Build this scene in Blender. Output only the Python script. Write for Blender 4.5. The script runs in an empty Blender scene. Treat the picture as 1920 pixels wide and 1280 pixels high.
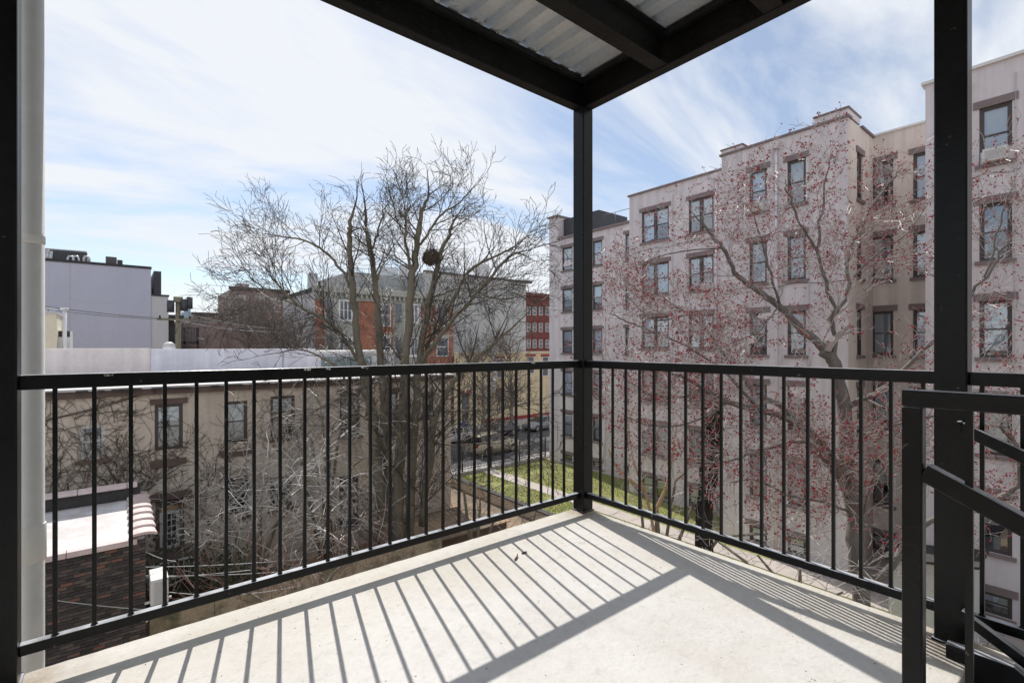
import bpy, math, random
from mathutils import Vector, Matrix, noise
R = math.radians
sc = bpy.context.scene
col = sc.collection
random.seed(7)

# ------------------------------------------------------------------ camera
F = 913.0; HZ = 649.0; EYE = 1.17
A = R(38.94); CA, SA = math.cos(A), math.sin(A)
cam = bpy.data.cameras.new('camera'); camo = bpy.data.objects.new('camera', cam); col.objects.link(camo)
camo.location = (0, 0, EYE); camo.rotation_euler = (R(90), 0, -A)
cam.sensor_width = 36; cam.lens = 36 * F / 1920
cam.shift_y = (HZ - 640) / 1920
cam.clip_start = .05; cam.clip_end = 6000
sc.camera = camo

# ------------------------------------------------------------------ light
SUN_EL, SUN_AZ = R(46), R(13.8)          # azimuth clockwise from +Y
world = bpy.data.worlds.new('World'); sc.world = world; world.use_nodes = True
wt = world.node_tree; wt.nodes.clear()
def wn(t, **k):
    n = wt.nodes.new(t)
    for a, b in k.items(): setattr(n, a, b)
    return n
wo = wn('ShaderNodeOutputWorld'); bg = wn('ShaderNodeBackground')
sky = wn('ShaderNodeTexSky', sky_type='NISHITA', sun_disc=False, sun_elevation=SUN_EL, sun_rotation=SUN_AZ)
sky.air_density = 1.0; sky.dust_density = .35; sky.ozone_density = 1.5
tc = wn('ShaderNodeTexCoord')
sep = wn('ShaderNodeSeparateXYZ'); wt.links.new(tc.outputs['Generated'], sep.inputs[0])
def wm(op, a, b=None, c=None):
    n = wn('ShaderNodeMath', operation=op)
    for i, v in enumerate((a, b, c)):
        if v is None: continue
        if isinstance(v, (int, float)): n.inputs[i].default_value = v
        else: wt.links.new(v, n.inputs[i])
    return n.outputs[0]
zc = wm('ADD', wm('MAXIMUM', sep.outputs[2], 0.0), 0.22)
cx = wm('DIVIDE', sep.outputs[0], zc); cy = wm('DIVIDE', sep.outputs[1], zc)
cmb = wn('ShaderNodeCombineXYZ'); wt.links.new(cx, cmb.inputs[0]); wt.links.new(cy, cmb.inputs[1])
mp = wn('ShaderNodeMapping'); wt.links.new(cmb.outputs[0], mp.inputs[0])
mp.inputs['Rotation'].default_value = (0, 0, R(100)); mp.inputs['Scale'].default_value = (.5, 1.3, 1); mp.inputs['Location'].default_value = (4.3, 2.2, 0)
n1 = wn('ShaderNodeTexNoise'); n1.inputs['Scale'].default_value = 1.15; n1.inputs['Detail'].default_value = 8; n1.inputs['Roughness'].default_value = .55; n1.inputs['Distortion'].default_value = .9
wt.links.new(mp.outputs[0], n1.inputs['Vector'])
mp2 = wn('ShaderNodeMapping'); wt.links.new(cmb.outputs[0], mp2.inputs[0])
mp2.inputs['Rotation'].default_value = (0, 0, R(100)); mp2.inputs['Scale'].default_value = (.8, 3.4, 1)
n2 = wn('ShaderNodeTexNoise'); n2.inputs['Scale'].default_value = 1.6; n2.inputs['Detail'].default_value = 9; n2.inputs['Roughness'].default_value = .6; n2.inputs['Distortion'].default_value = .5
wt.links.new(mp2.outputs[0], n2.inputs['Vector'])
mix = wm('ADD', wm('MULTIPLY', n1.outputs[0], .78), wm('MULTIPLY', n2.outputs[0], .22))
rampw = wn('ShaderNodeValToRGB'); wt.links.new(mix, rampw.inputs[0])
rampw.color_ramp.elements[0].position = .41; rampw.color_ramp.elements[0].color = (.30, .30, .30, 1)
rampw.color_ramp.elements[1].position = .555; rampw.color_ramp.elements[1].color = (.97, .97, .97, 1)
# thicker veil low on the horizon
low = wm('POWER', wm('SUBTRACT', 1.0, wm('MINIMUM', wm('MAXIMUM', sep.outputs[2], 0.0), 1.0)), 7.0)
cov = wm('MAXIMUM', rampw.outputs[0], wm('MULTIPLY', low, .85))
hsv = wn('ShaderNodeHueSaturation'); hsv.inputs['Saturation'].default_value = 1.15; wt.links.new(sky.outputs[0], hsv.inputs['Color'])
sk = wn('ShaderNodeMixRGB', blend_type='MULTIPLY'); sk.inputs[0].default_value = 1
SKY_S = .06
wt.links.new(hsv.outputs[0], sk.inputs[1]); sk.inputs[2].default_value = (1.35, 1.35, 1.35, 1)
mx = wn('ShaderNodeMixRGB'); wt.links.new(cov, mx.inputs[0]); wt.links.new(sk.outputs[0], mx.inputs[1])
mx.inputs[2].default_value = (9.3, 9.6, 10.1, 1)
wt.links.new(mx.outputs[0], bg.inputs[0]); bg.inputs[1].default_value = SKY_S
wt.links.new(bg.outputs[0], wo.inputs[0])
sl = bpy.data.lights.new('sun', 'SUN'); sl.energy = 2.95; sl.angle = R(.5); sl.color = (1, .955, .89)
so = bpy.data.objects.new('sun', sl); col.objects.link(so)
sd = Vector((math.sin(SUN_AZ) * math.cos(SUN_EL), math.cos(SUN_AZ) * math.cos(SUN_EL), math.sin(SUN_EL)))
so.rotation_euler = sd.to_track_quat('Z', 'Y').to_euler(); so.location = (0, 0, 30)
sc.view_settings.view_transform = 'Standard'; sc.view_settings.look = 'None'
sc.view_settings.exposure = 0.68; sc.view_settings.gamma = 1; sc.view_settings.use_curve_mapping = False
sc.render.engine = 'CYCLES'
sc.cycles.transparent_max_bounces = 12; sc.cycles.max_bounces = 6

# ------------------------------------------------------------------ helpers
def P(px, py, d):
    """point seen at photo pixel px,py at distance d (metres) along the view axis"""
    t = (px - 960) / F; s = (HZ - py) / F
    return Vector((t * d * CA + d * SA, -t * d * SA + d * CA, EYE + s * d))
def ray(px):
    t = (px - 960) / F
    return t * CA + SA, -t * SA + CA
def XatY(px, Y): a, b = ray(px); return a / b * Y        # x on a wall y = Y
def YatX(px, X): a, b = ray(px); return b / a * X        # y on a wall x = X
def ZatY(px, py, Y): a, b = ray(px); return EYE + (HZ - py) / F * Y / b
def ZatX(px, py, X): a, b = ray(px); return EYE + (HZ - py) / F * X / a

class MB:
    def __init__(s): s.v = []; s.f = []
    def box(s, x0, x1, y0, y1, z0, z1):
        b = len(s.v)
        s.v += [(x0,y0,z0),(x1,y0,z0),(x1,y1,z0),(x0,y1,z0),(x0,y0,z1),(x1,y0,z1),(x1,y1,z1),(x0,y1,z1)]
        s.f += [tuple(b+i for i in q) for q in ((0,3,2,1),(4,5,6,7),(0,1,5,4),(1,2,6,5),(2,3,7,6),(3,0,4,7))]
        return s
    def quad(s, a, b, c, d):
        n = len(s.v); s.v += [tuple(a), tuple(b), tuple(c), tuple(d)]; s.f.append((n, n+1, n+2, n+3)); return s
    def prism(s, poly, y0, y1, axis='y'):
        """poly of (a,z) extruded along axis"""
        n = len(s.v); k = len(poly)
        for y in (y0, y1):
            for a, z in poly: s.v.append((a, y, z) if axis == 'y' else (y, a, z))
        s.f.append(tuple(range(n, n+k))); s.f.append(tuple(range(n+2*k-1, n+k-1, -1)))
        for i in range(k):
            j = (i+1) % k; s.f.append((n+j, n+i, n+k+i, n+k+j))
        return s
    def bar(s, p, q, w, h):
        """square bar from p to q, w across (horizontal), h high"""
        p = Vector(p); q = Vector(q); d = (q-p).normalized()
        side = d.cross(Vector((0,0,1)))
        if side.length < 1e-4: side = Vector((1,0,0))
        side.normalize(); up = side.cross(d).normalized(); n = len(s.v)
        for c in (p, q):
            for a, b in ((-1,-1),(1,-1),(1,1),(-1,1)): s.v.append(tuple(c + side*(a*w/2) + up*(b*h/2)))
        s.f += [(n,n+1,n+2,n+3),(n+7,n+6,n+5,n+4)]
        for i in range(4):
            j = (i+1) % 4; s.f.append((n+j, n+i, n+4+i, n+4+j))
        return s
    def tube(s, pts, rad, k=6, cap=True):
        pts = [Vector(p) for p in pts]; m = len(pts)
        if not isinstance(rad, (list, tuple)): rad = [rad]*m
        n = len(s.v); ref = None
        for i, p in enumerate(pts):
            d = (pts[min(i+1, m-1)] - pts[max(i-1, 0)])
            if d.length < 1e-9: d = Vector((0,0,1))
            d.normalize()
            if ref is None:
                ref = d.orthogonal().normalized()
            ref = (ref - d*ref.dot(d))
            if ref.length < 1e-6: ref = d.orthogonal()
            ref.normalize(); o = d.cross(ref); r = rad[i]
            for j in range(k):
                a = 2*math.pi*j/k; c, e = math.cos(a)*r, math.sin(a)*r
                s.v.append((p.x+ref.x*c+o.x*e, p.y+ref.y*c+o.y*e, p.z+ref.z*c+o.z*e))
        for i in range(m-1):
            b = n+i*k
            for j in range(k):
                j2 = (j+1) % k; s.f.append((b+j, b+j2, b+k+j2, b+k+j))
        if cap: s.f.append(tuple(range(n+k-1, n-1, -1))); s.f.append(tuple(range(n+(m-1)*k, n+m*k)))
        return s
    def cyl(s, c, r, z0, z1, k=16, r2=None):
        return s.tube([(c[0],c[1],z0),(c[0],c[1],z1)], [r, r if r2 is None else r2], k)
    def mesh(s, name, m, loc=(0,0,0), smooth=False):
        me = bpy.data.meshes.new(name)
        lx, ly, lz = loc
        me.from_pydata([(a-lx, b-ly, c-lz) for a, b, c in s.v], [], s.f)
        if isinstance(m, (list, tuple)):
            for q in m: me.materials.append(q)
        else: me.materials.append(m)
        if smooth: me.polygons.foreach_set('use_smooth', [True]*len(me.polygons))
        me.update(); return me
def link(name, me, parent=None, loc=(0,0,0), rz=0):
    o = bpy.data.objects.new(name, me); col.objects.link(o); o.location = loc; o.rotation_euler = (0,0,rz)
    if parent: o.parent = parent
    return o
def tag(o, label=None, cat=None, group=None, kind=None):
    if label: o['label'] = label
    if cat: o['category'] = cat
    if group: o['group'] = group
    if kind: o['kind'] = kind
    return o
def thing(name, loc, label, cat, group=None, rz=0):
    o = link(name, None, None, loc, rz); o.empty_display_size = .1
    return tag(o, label, cat, group)
def part(name, mb, m, parent, smooth=False, bevel=0, kind=None, label=None, seg=2):
    """mesh given in world coordinates, stored relative to its (unrotated) top thing"""
    org = (0,0,0)
    if parent:
        q = parent; org = Vector((0,0,0))
        while q: org = org + q.location; q = q.parent
        org = tuple(org)
    o = link(name, mb.mesh(name, m, org, smooth), parent)
    if bevel:
        bv = o.modifiers.new('edge', 'BEVEL'); bv.width = bevel; bv.segments = seg; bv.limit_method = 'ANGLE'; bv.angle_limit = R(40)
    if kind: o['kind'] = kind
    if label: o['label'] = label
    return o
def single(name, mb, m, loc, label, cat, group=None, smooth=False, bevel=0, kind=None):
    o = link(name, mb.mesh(name, m, loc, smooth), None, loc)
    if bevel:
        bv = o.modifiers.new('edge', 'BEVEL'); bv.width = bevel; bv.segments = 2; bv.limit_method = 'ANGLE'
    return tag(o, label, cat, group, kind)
def struct(name, mb, m, smooth=False):
    o = link(name, mb.mesh(name, m, (0,0,0), smooth)); o['kind'] = 'structure'; return o

# ------------------------------------------------------------------ materials
def mat(name, base, rough=.7, var=.15, scale=4, bump=.0, bscale=40, metal=0, spec=.5, col2=None, stretch=None, streak=0, coat=0, coord='Object', detail=6, objrand=0, island=0, c2pos=(.42,.62), edge=None):
    m = bpy.data.materials.new(name); m.use_nodes = True; t = m.node_tree; b = t.nodes['Principled BSDF']
    L = t.links.new
    b.inputs['Roughness'].default_value = rough; b.inputs['Metallic'].default_value = metal
    b.inputs['Specular IOR Level'].default_value = spec
    if coat: b.inputs['Coat Weight'].default_value = coat; b.inputs['Coat Roughness'].default_value = .08
    co = t.nodes.new('ShaderNodeTexCoord'); vec = co.outputs[coord]
    if coord == 'World':
        pass
    if stretch:
        mp = t.nodes.new('ShaderNodeMapping'); mp.inputs['Scale'].default_value = stretch; L(vec, mp.inputs[0]); vec2 = mp.outputs[0]
    else: vec2 = vec
    no = t.nodes.new('ShaderNodeTexNoise'); no.inputs['Scale'].default_value = scale; no.inputs['Detail'].default_value = detail; no.inputs['Roughness'].default_value = .62
    L(vec2, no.inputs['Vector'])
    rp = t.nodes.new('ShaderNodeValToRGB'); L(no.outputs[0], rp.inputs[0])
    c = Vector(base); d = Vector(col2) if col2 else None
    if d:
        rp.color_ramp.elements[0].position = c2pos[0]; rp.color_ramp.elements[1].position = c2pos[1]
        rp.color_ramp.elements[0].color = (*d, 1); rp.color_ramp.elements[1].color = (*c, 1)
    else:
        rp.color_ramp.elements[0].position = .28; rp.color_ramp.elements[1].position = .72
        rp.color_ramp.elements[0].color = (*(c*(1-var)), 1); rp.color_ramp.elements[1].color = (*(c*(1+var)), 1)
    out = rp.outputs[0]
    n3 = t.nodes.new('ShaderNodeTexNoise'); n3.inputs['Scale'].default_value = scale*9; n3.inputs['Detail'].default_value = 4; L(vec, n3.inputs['Vector'])
    mr = t.nodes.new('ShaderNodeMapRange'); mr.inputs[1].default_value = .3; mr.inputs[2].default_value = .7
    mr.inputs[3].default_value = 1-var*.6; mr.inputs[4].default_value = 1+var*.5; L(n3.outputs[0], mr.inputs[0])
    ml = t.nodes.new('ShaderNodeMixRGB'); ml.blend_type = 'MULTIPLY'; ml.inputs[0].default_value = 1; L(out, ml.inputs[1]); L(mr.outputs[0], ml.inputs[2]); out = ml.outputs[0]
    if streak:
        mp = t.nodes.new('ShaderNodeMapping'); mp.inputs['Scale'].default_value = (2.2, 2.2, .12); L(vec, mp.inputs[0])
        n4 = t.nodes.new('ShaderNodeTexNoise'); n4.inputs['Scale'].default_value = 1.4; n4.inputs['Detail'].default_value = 5; L(mp.outputs[0], n4.inputs['Vector'])
        m4 = t.nodes.new('ShaderNodeMapRange'); m4.inputs[1].default_value = .35; m4.inputs[2].default_value = .65; m4.inputs[3].default_value = 1-streak; m4.inputs[4].default_value = 1; L(n4.outputs[0], m4.inputs[0])
        m5 = t.nodes.new('ShaderNodeMixRGB'); m5.blend_type = 'MULTIPLY'; m5.inputs[0].default_value = 1; L(out, m5.inputs[1]); L(m4.outputs[0], m5.inputs[2]); out = m5.outputs[0]
    if objrand or island:
        if island: g = t.nodes.new('ShaderNodeNewGeometry'); src = g.outputs['Random Per Island']; k = island
        else: g = t.nodes.new('ShaderNodeObjectInfo'); src = g.outputs['Random']; k = objrand
        m6 = t.nodes.new('ShaderNodeMapRange'); m6.inputs[3].default_value = 1-k; m6.inputs[4].default_value = 1+k; L(src, m6.inputs[0])
        m7 = t.nodes.new('ShaderNodeMixRGB'); m7.blend_type = 'MULTIPLY'; m7.inputs[0].default_value = 1; L(out, m7.inputs[1]); L(m6.outputs[0], m7.inputs[2]); out = m7.outputs[0]
    L(out, b.inputs['Base Color'])
    if bump:
        nb = t.nodes.new('ShaderNodeTexNoise'); nb.inputs['Scale'].default_value = bscale; nb.inputs['Detail'].default_value = 5; L(vec, nb.inputs['Vector'])
        bp = t.nodes.new('ShaderNodeBump'); bp.inputs['Strength'].default_value = bump; bp.inputs['Distance'].default_value = .01
        L(nb.outputs[0], bp.inputs['Height']); L(bp.outputs[0], b.inputs['Normal'])
    return m
def glass_mat(name, tint=(.8,.86,.9), refl=.25):
    m = bpy.data.materials.new(name); m.use_nodes = True; t = m.node_tree; t.nodes.clear(); L = t.links.new
    o = t.nodes.new('ShaderNodeOutputMaterial'); tr = t.nodes.new('ShaderNodeBsdfTransparent'); gl = t.nodes.new('ShaderNodeBsdfGlossy')
    gl.inputs['Roughness'].default_value = .03; gl.inputs['Color'].default_value = (.9,.95,1,1); tr.inputs['Color'].default_value = (*tint, 1)
    fr = t.nodes.new('ShaderNodeFresnel'); fr.inputs['IOR'].default_value = 1.5
    mr = t.nodes.new('ShaderNodeMapRange'); mr.inputs[3].default_value = refl; mr.inputs[4].default_value = 1; L(fr.outputs[0], mr.inputs[0])
    nb = t.nodes.new('ShaderNodeTexNoise'); nb.inputs['Scale'].default_value = 1.5; co = t.nodes.new('ShaderNodeTexCoord'); L(co.outputs['Object'], nb.inputs['Vector'])
    bp = t.nodes.new('ShaderNodeBump'); bp.inputs['Strength'].default_value = .15; bp.inputs['Distance'].default_value = .03; L(nb.outputs[0], bp.inputs['Height']); L(bp.outputs[0], gl.inputs['Normal'])
    mx = t.nodes.new('ShaderNodeMixShader'); L(mr.outputs[0], mx.inputs[0]); L(tr.outputs[0], mx.inputs[1]); L(gl.outputs[0], mx.inputs[2]); L(mx.outputs[0], o.inputs[0])
    return m
M = {}
M['black'] = mat('black_paint', (.007,.0075,.008), .30, .35, 3, .10, 70, spec=.22, detail=8)
def sheen_rust(m, c, amt):  # upward faces painted bluish white to stand in for sky sheen
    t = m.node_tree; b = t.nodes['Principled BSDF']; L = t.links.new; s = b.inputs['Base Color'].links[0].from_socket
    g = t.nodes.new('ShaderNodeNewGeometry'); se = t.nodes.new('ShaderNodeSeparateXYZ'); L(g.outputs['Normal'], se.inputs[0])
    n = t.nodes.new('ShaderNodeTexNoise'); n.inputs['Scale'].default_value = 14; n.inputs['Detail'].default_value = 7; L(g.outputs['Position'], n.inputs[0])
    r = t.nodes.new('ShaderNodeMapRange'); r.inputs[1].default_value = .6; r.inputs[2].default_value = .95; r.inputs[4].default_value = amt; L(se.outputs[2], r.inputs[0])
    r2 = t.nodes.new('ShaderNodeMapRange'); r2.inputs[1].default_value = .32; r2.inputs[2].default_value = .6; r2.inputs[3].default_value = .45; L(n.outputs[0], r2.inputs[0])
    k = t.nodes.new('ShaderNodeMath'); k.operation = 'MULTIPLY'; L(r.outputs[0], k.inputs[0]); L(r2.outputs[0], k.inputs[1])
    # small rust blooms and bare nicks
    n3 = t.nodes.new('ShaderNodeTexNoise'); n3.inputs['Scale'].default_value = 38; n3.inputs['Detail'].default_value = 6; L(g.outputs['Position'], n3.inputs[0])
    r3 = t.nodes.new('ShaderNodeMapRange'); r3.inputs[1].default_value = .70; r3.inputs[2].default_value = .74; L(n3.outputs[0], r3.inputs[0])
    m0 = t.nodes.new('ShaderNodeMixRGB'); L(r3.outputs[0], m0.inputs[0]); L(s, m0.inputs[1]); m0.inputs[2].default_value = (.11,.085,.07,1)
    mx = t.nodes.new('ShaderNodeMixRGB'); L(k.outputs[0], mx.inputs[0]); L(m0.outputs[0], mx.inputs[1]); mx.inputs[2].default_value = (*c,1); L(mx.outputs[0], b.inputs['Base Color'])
sheen_rust(M['black'], (.56,.58,.62), .85)
M['black_rough'] = mat('black_beam_paint', (.011,.011,.011), .6, .5, 5, .5, 45, spec=.3)
M['chip'] = mat('peeled_primer', (.62,.62,.62), .6, .15, 30)
M['galv'] = mat('galvanised_steel', (.72,.77,.82), .42, .10, 5, .06, 30, metal=.35, stretch=(5,.8,1))
M['rust'] = mat('rust', (.42,.28,.17), .8, .4, 30, .4, 80)
M['pipe'] = mat('drainpipe_paint', (.80,.80,.77), .5, .05, 3, .1, 60, streak=.08)
M['pink_stucco'] = mat('painted_brick_pale', (.755,.695,.715), .9, .05, .5, .55, 7, streak=.16)
M['beige_stucco'] = mat('painted_brick_beige', (.77,.69,.625), .9, .05, .5, .55, 7, streak=.16)
M['trim'] = mat('brown_trim', (.23,.18,.18), .7, .15, 3)
M['frame_dark'] = mat('dark_window_frame', (.085,.072,.068), .5, .12, 4)
M['blind'] = mat('window_blind', (.86,.89,.92), .8, .06, 3, objrand=.28)
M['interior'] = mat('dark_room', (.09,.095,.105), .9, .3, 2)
M['glass'] = glass_mat('window_glass')
M['tan'] = mat('tan_stucco', (.66,.575,.485), .92, .10, .8, .5, 9, streak=.22)
M['tan_trim'] = mat('brownstone_trim', (.13,.09,.075), .8, .2, 4, .3)
M['white_roof'] = mat('white_roof_coating', (.66,.64,.64), .6, .12, 1.3, .2, 12, col2=(.50,.47,.46))
M['white_wall'] = mat('white_painted_wall', (.76,.76,.84), .8, .08, .8, .4, 9, streak=.12)
M['pinkish_wall'] = mat('pale_pink_wall', (.80,.74,.72), .8, .08, .8, .4, 9, streak=.14)
M['lavender'] = mat('lavender_render', (.50,.50,.60), .85, .03, .3, .2, 20, streak=.03)
M['greywall'] = mat('pale_grey_render', (.47,.475,.46), .85, .05, .3, .2, 20, streak=.06)
M['warmgrey'] = mat('warm_grey_render', (.56,.55,.56), .85, .05, .3)
M['cream'] = mat('cream_brick', (.68,.62,.49), .85, .08, 1, .4, 12)
M['yellow'] = mat('yellow_render', (.74,.61,.39), .9, .08, .4, .2, 12, streak=.10)
M['red_trim'] = mat('red_paint', (.30,.035,.03), .6, .1)
M['dark_metal'] = mat('dark_metal', (.05,.05,.058), .5, .2)
M['duct'] = mat('duct_metal', (.55,.56,.57), .35, .12, 2, metal=.7)
M['shale'] = mat('dark_asphalt_cap', (.045,.043,.042), .8, .3, 4, .3)
M['concrete'] = mat('concrete_deck', (.64,.625,.605), .75, .05, 1.6, .22, 55, col2=(.56,.535,.50), detail=9, c2pos=(.30,.58))
M['asphalt'] = mat('asphalt', (.085,.085,.09), .85, .2, .6, .3, 50)
M['sidewalk'] = mat('sidewalk', (.42,.40,.38), .9, .1, 1, .2, 30)
M['path'] = mat('garden_path', (.46,.41,.37), .9, .12, 1.3, .3, 25)
M['grass'] = mat('lawn', (.23,.26,.06), .95, .25, 2.2, .8, 25, col2=(.27,.24,.12), c2pos=(.36,.6))
M['blade'] = mat('grass_blades', (.25,.30,.06), .8, .2, 3, island=.5)
M['dirt'] = mat('yard_dirt', (.36,.255,.165), .95, .2, .7, .8, 12, col2=(.16,.125,.095), c2pos=(.40,.62))
M['bark_a'] = mat('bark_grey', (.20,.18,.135), .9, .25, 3, .8, 30, stretch=(1,1,.25))
M['twig_a'] = mat('twig_grey', (.075,.062,.052), .6, .25, 2)
M['bark_b'] = mat('bark_maple', (.155,.14,.125), .85, .3, 3, .7, 26, stretch=(1,1,.3))
M['twig_b'] = mat('twig_maple', (.40,.36,.34), .4, .25, 2)
M['bud'] = mat('red_bud', (.30,.018,.03), .6, .2, 9, island=.4)
M['pale_twig'] = mat('pale_twig', (.50,.47,.44), .5, .25, 3)
M['red_twig'] = mat('red_shoot', (.20,.11,.085), .6, .3, 3)
M['bark_dead'] = mat('dead_bark', (.035,.028,.024), .95, .4, 6, 1, 20)
M['patio'] = mat('patio_paving', (.40,.34,.32), .9, .1, 1, .3, 25)
M['vine'] = mat('dry_vine', (.13,.10,.08), .9, .3, 5)
M['terracotta'] = mat('weathered_tile', (.62,.50,.48), .6, .15, 3, .3, 20)
M['white_paint'] = mat('white_paint', (.74,.74,.73), .5, .06, 3)
M['ac'] = mat('ac_plastic', (.70,.69,.66), .5, .06, 4)
M['moss'] = mat('mossy_wall', (.45,.37,.26), .95, .2, 1.6, .6, 15, col2=(.11,.12,.07), c2pos=(.36,.56))
M['cable'] = mat('cable_sheath', (.45,.46,.47), .5, .1)
M['cable_dark'] = mat('cable_dark', (.08,.08,.08), .5, .1)
M['wood'] = mat('weathered_pole', (.24,.21,.15), .9, .2, 3, .4, 30, stretch=(1,1,.1))
M['fence'] = mat('iron_fence', (.02,.02,.022), .5, .2)
M['leaf_dark'] = mat('ivy_leaves', (.06,.075,.035), .7, .3, 5, island=.5)

def brick_mat(name, a, b, mortar, sx, rough=.9):
    m = bpy.data.materials.new(name); m.use_nodes = True; t = m.node_tree; bs = t.nodes['Principled BSDF']; L = t.links.new
    bs.inputs['Roughness'].default_value = rough
    co = t.nodes.new('ShaderNodeTexCoord'); se = t.nodes.new('ShaderNodeSeparateXYZ'); L(co.outputs['Object'], se.inputs[0])
    ad = t.nodes.new('ShaderNodeMath'); ad.operation = 'ADD'; L(se.outputs[0], ad.inputs[0]); L(se.outputs[1], ad.inputs[1])
    cm = t.nodes.new('ShaderNodeCombineXYZ'); L(ad.outputs[0], cm.inputs[0]); L(se.outputs[2], cm.inputs[1])
    br = t.nodes.new('ShaderNodeTexBrick'); L(cm.outputs[0], br.inputs['Vector']); br.inputs['Scale'].default_value = 1
    br.inputs['Brick Width'].default_value = .22*sx; br.inputs['Row Height'].default_value = .075*sx; br.inputs['Mortar Size'].default_value = .008
    br.inputs['Color1'].default_value = (*a,1); br.inputs['Color2'].default_value = (*b,1); br.inputs['Mortar'].default_value = (*mortar,1)
    no = t.nodes.new('ShaderNodeTexNoise'); no.inputs['Scale'].default_value = .7; no.inputs['Detail'].default_value = 6; L(co.outputs['Object'], no.inputs[0])
    mr = t.nodes.new('ShaderNodeMapRange'); mr.inputs[1].default_value=.3; mr.inputs[2].default_value=.7; mr.inputs[3].default_value=.72; mr.inputs[4].default_value=1.2; L(no.outputs[0], mr.inputs[0])
    ml = t.nodes.new('ShaderNodeMixRGB'); ml.blend_type='MULTIPLY'; ml.inputs[0].default_value=1; L(br.outputs[0], ml.inputs[1]); L(mr.outputs[0], ml.inputs[2]); L(ml.outputs[0], bs.inputs['Base Color'])
    bp = t.nodes.new('ShaderNodeBump'); bp.inputs['Strength'].default_value=.5; bp.inputs['Distance'].default_value=.01; bp.invert=True; L(br.outputs['Fac'], bp.inputs['Height']); L(bp.outputs[0], bs.inputs['Normal'])
    return m
M['orange_brick'] = brick_mat('orange_brick', (.50,.19,.11), (.42,.15,.085), (.26,.2,.17), 1)
M['red_brick'] = brick_mat('red_brick', (.28,.07,.06), (.21,.05,.045), (.12,.09,.08), 1)
M['brown_brick'] = brick_mat('brown_brick', (.40,.32,.29), (.34,.265,.24), (.33,.30,.28), 1)  # paled and greyed, distance haze put into the brick colour
# loose brick colours: mostly sooty, some red
def loose_brick(name, island):
    m = bpy.data.materials.new(name); m.use_nodes = True; t = m.node_tree; bs = t.nodes['Principled BSDF']; L = t.links.new
    bs.inputs['Roughness'].default_value = .85
    if island: g = t.nodes.new('ShaderNodeNewGeometry'); src = g.outputs['Random Per Island']
    else: g = t.nodes.new('ShaderNodeObjectInfo'); src = g.outputs['Random']
    co = t.nodes.new('ShaderNodeTexCoord'); no = t.nodes.new('ShaderNodeTexNoise'); no.inputs['Scale'].default_value = 14; no.inputs['Detail'].default_value = 5; L(co.outputs['Object'], no.inputs[0])
    rp = t.nodes.new('ShaderNodeValToRGB'); L(src, rp.inputs[0]); e = rp.color_ramp.elements
    e[0].position = 0; e[0].color = (.04,.036,.036,1); e[1].position = 1; e[1].color = (.24,.10,.07,1)
    k = e.new(.55); k.color = (.08,.07,.066,1); k = e.new(.9); k.color = (.14,.11,.095,1)
    mr = t.nodes.new('ShaderNodeMapRange'); mr.inputs[3].default_value=.5; mr.inputs[4].default_value=1.5; L(no.outputs[0], mr.inputs[0])
    ml = t.nodes.new('ShaderNodeMixRGB'); ml.blend_type='MULTIPLY'; ml.inputs[0].default_value=1; L(rp.outputs[0], ml.inputs[1]); L(mr.outputs[0], ml.inputs[2]); L(ml.outputs[0], bs.inputs['Base Color'])
    bp = t.nodes.new('ShaderNodeBump'); bp.inputs['Strength'].default_value=.6; bp.inputs['Distance'].default_value=.01; L(no.outputs[0], bp.inputs['Height']); L(bp.outputs[0], bs.inputs['Normal'])
    return m
M['brick_piece'] = loose_brick('sooty_brick', False); M['brick_mass'] = loose_brick('sooty_brick_mass', True)
M['mortar'] = mat('dark_mortar', (.17,.16,.15), .95, .3, 8, .6, 30)
GZ = -7.8

# ================================================================== SETTING
g = MB(); g.quad((-900,-900,GZ), (1500,-900,GZ), (1500,1800,GZ), (-900,1800,GZ)); struct('ground', g, M['dirt'])
g = MB(); g.quad((-60,29.9,GZ+.004), (160,29.9,GZ+.004), (160,40.1,GZ+.004), (-60,40.1,GZ+.004)); struct('road', g, M['asphalt'])
g = MB(); g.box(13.3,160,28.75,29.9,GZ+.004,GZ+.13); g.box(-60,13.3,28.75,29.9,GZ+.004,GZ+.13); struct('pavement', g, M['sidewalk'], )
g = MB(); g.box(-60,160,40.1,45.5,GZ+.004,GZ+.13); struct('pavement', g, M['sidewalk'])
g = MB(); g.quad((16.9,-6,GZ+.006), (20.2,-6,GZ+.006), (20.2,28.3,GZ+.006), (16.9,28.3,GZ+.006)); g.quad((21.25,9,GZ+.006), (26.6,9,GZ+.006), (26.6,28.3,GZ+.006), (21.25,28.3,GZ+.006)); struct('lawn', g, M['grass'])
g = MB()
for i in range(10):
    for j in range(22): g.box(21.26+.49*i, 21.74+.49*i, -6+.68*j, -5.33+.68*j, GZ, GZ+.02+random.uniform(0,.006))
struct('path', g, M['patio'])
g = MB()
yy = -6
while yy < 28.6:
    g.box(20.2, 21.25, yy+.01, yy+1.19, GZ+.002, GZ+.03+random.uniform(0,.008)); yy += 1.2
struct('path', g, M['path'])
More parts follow.
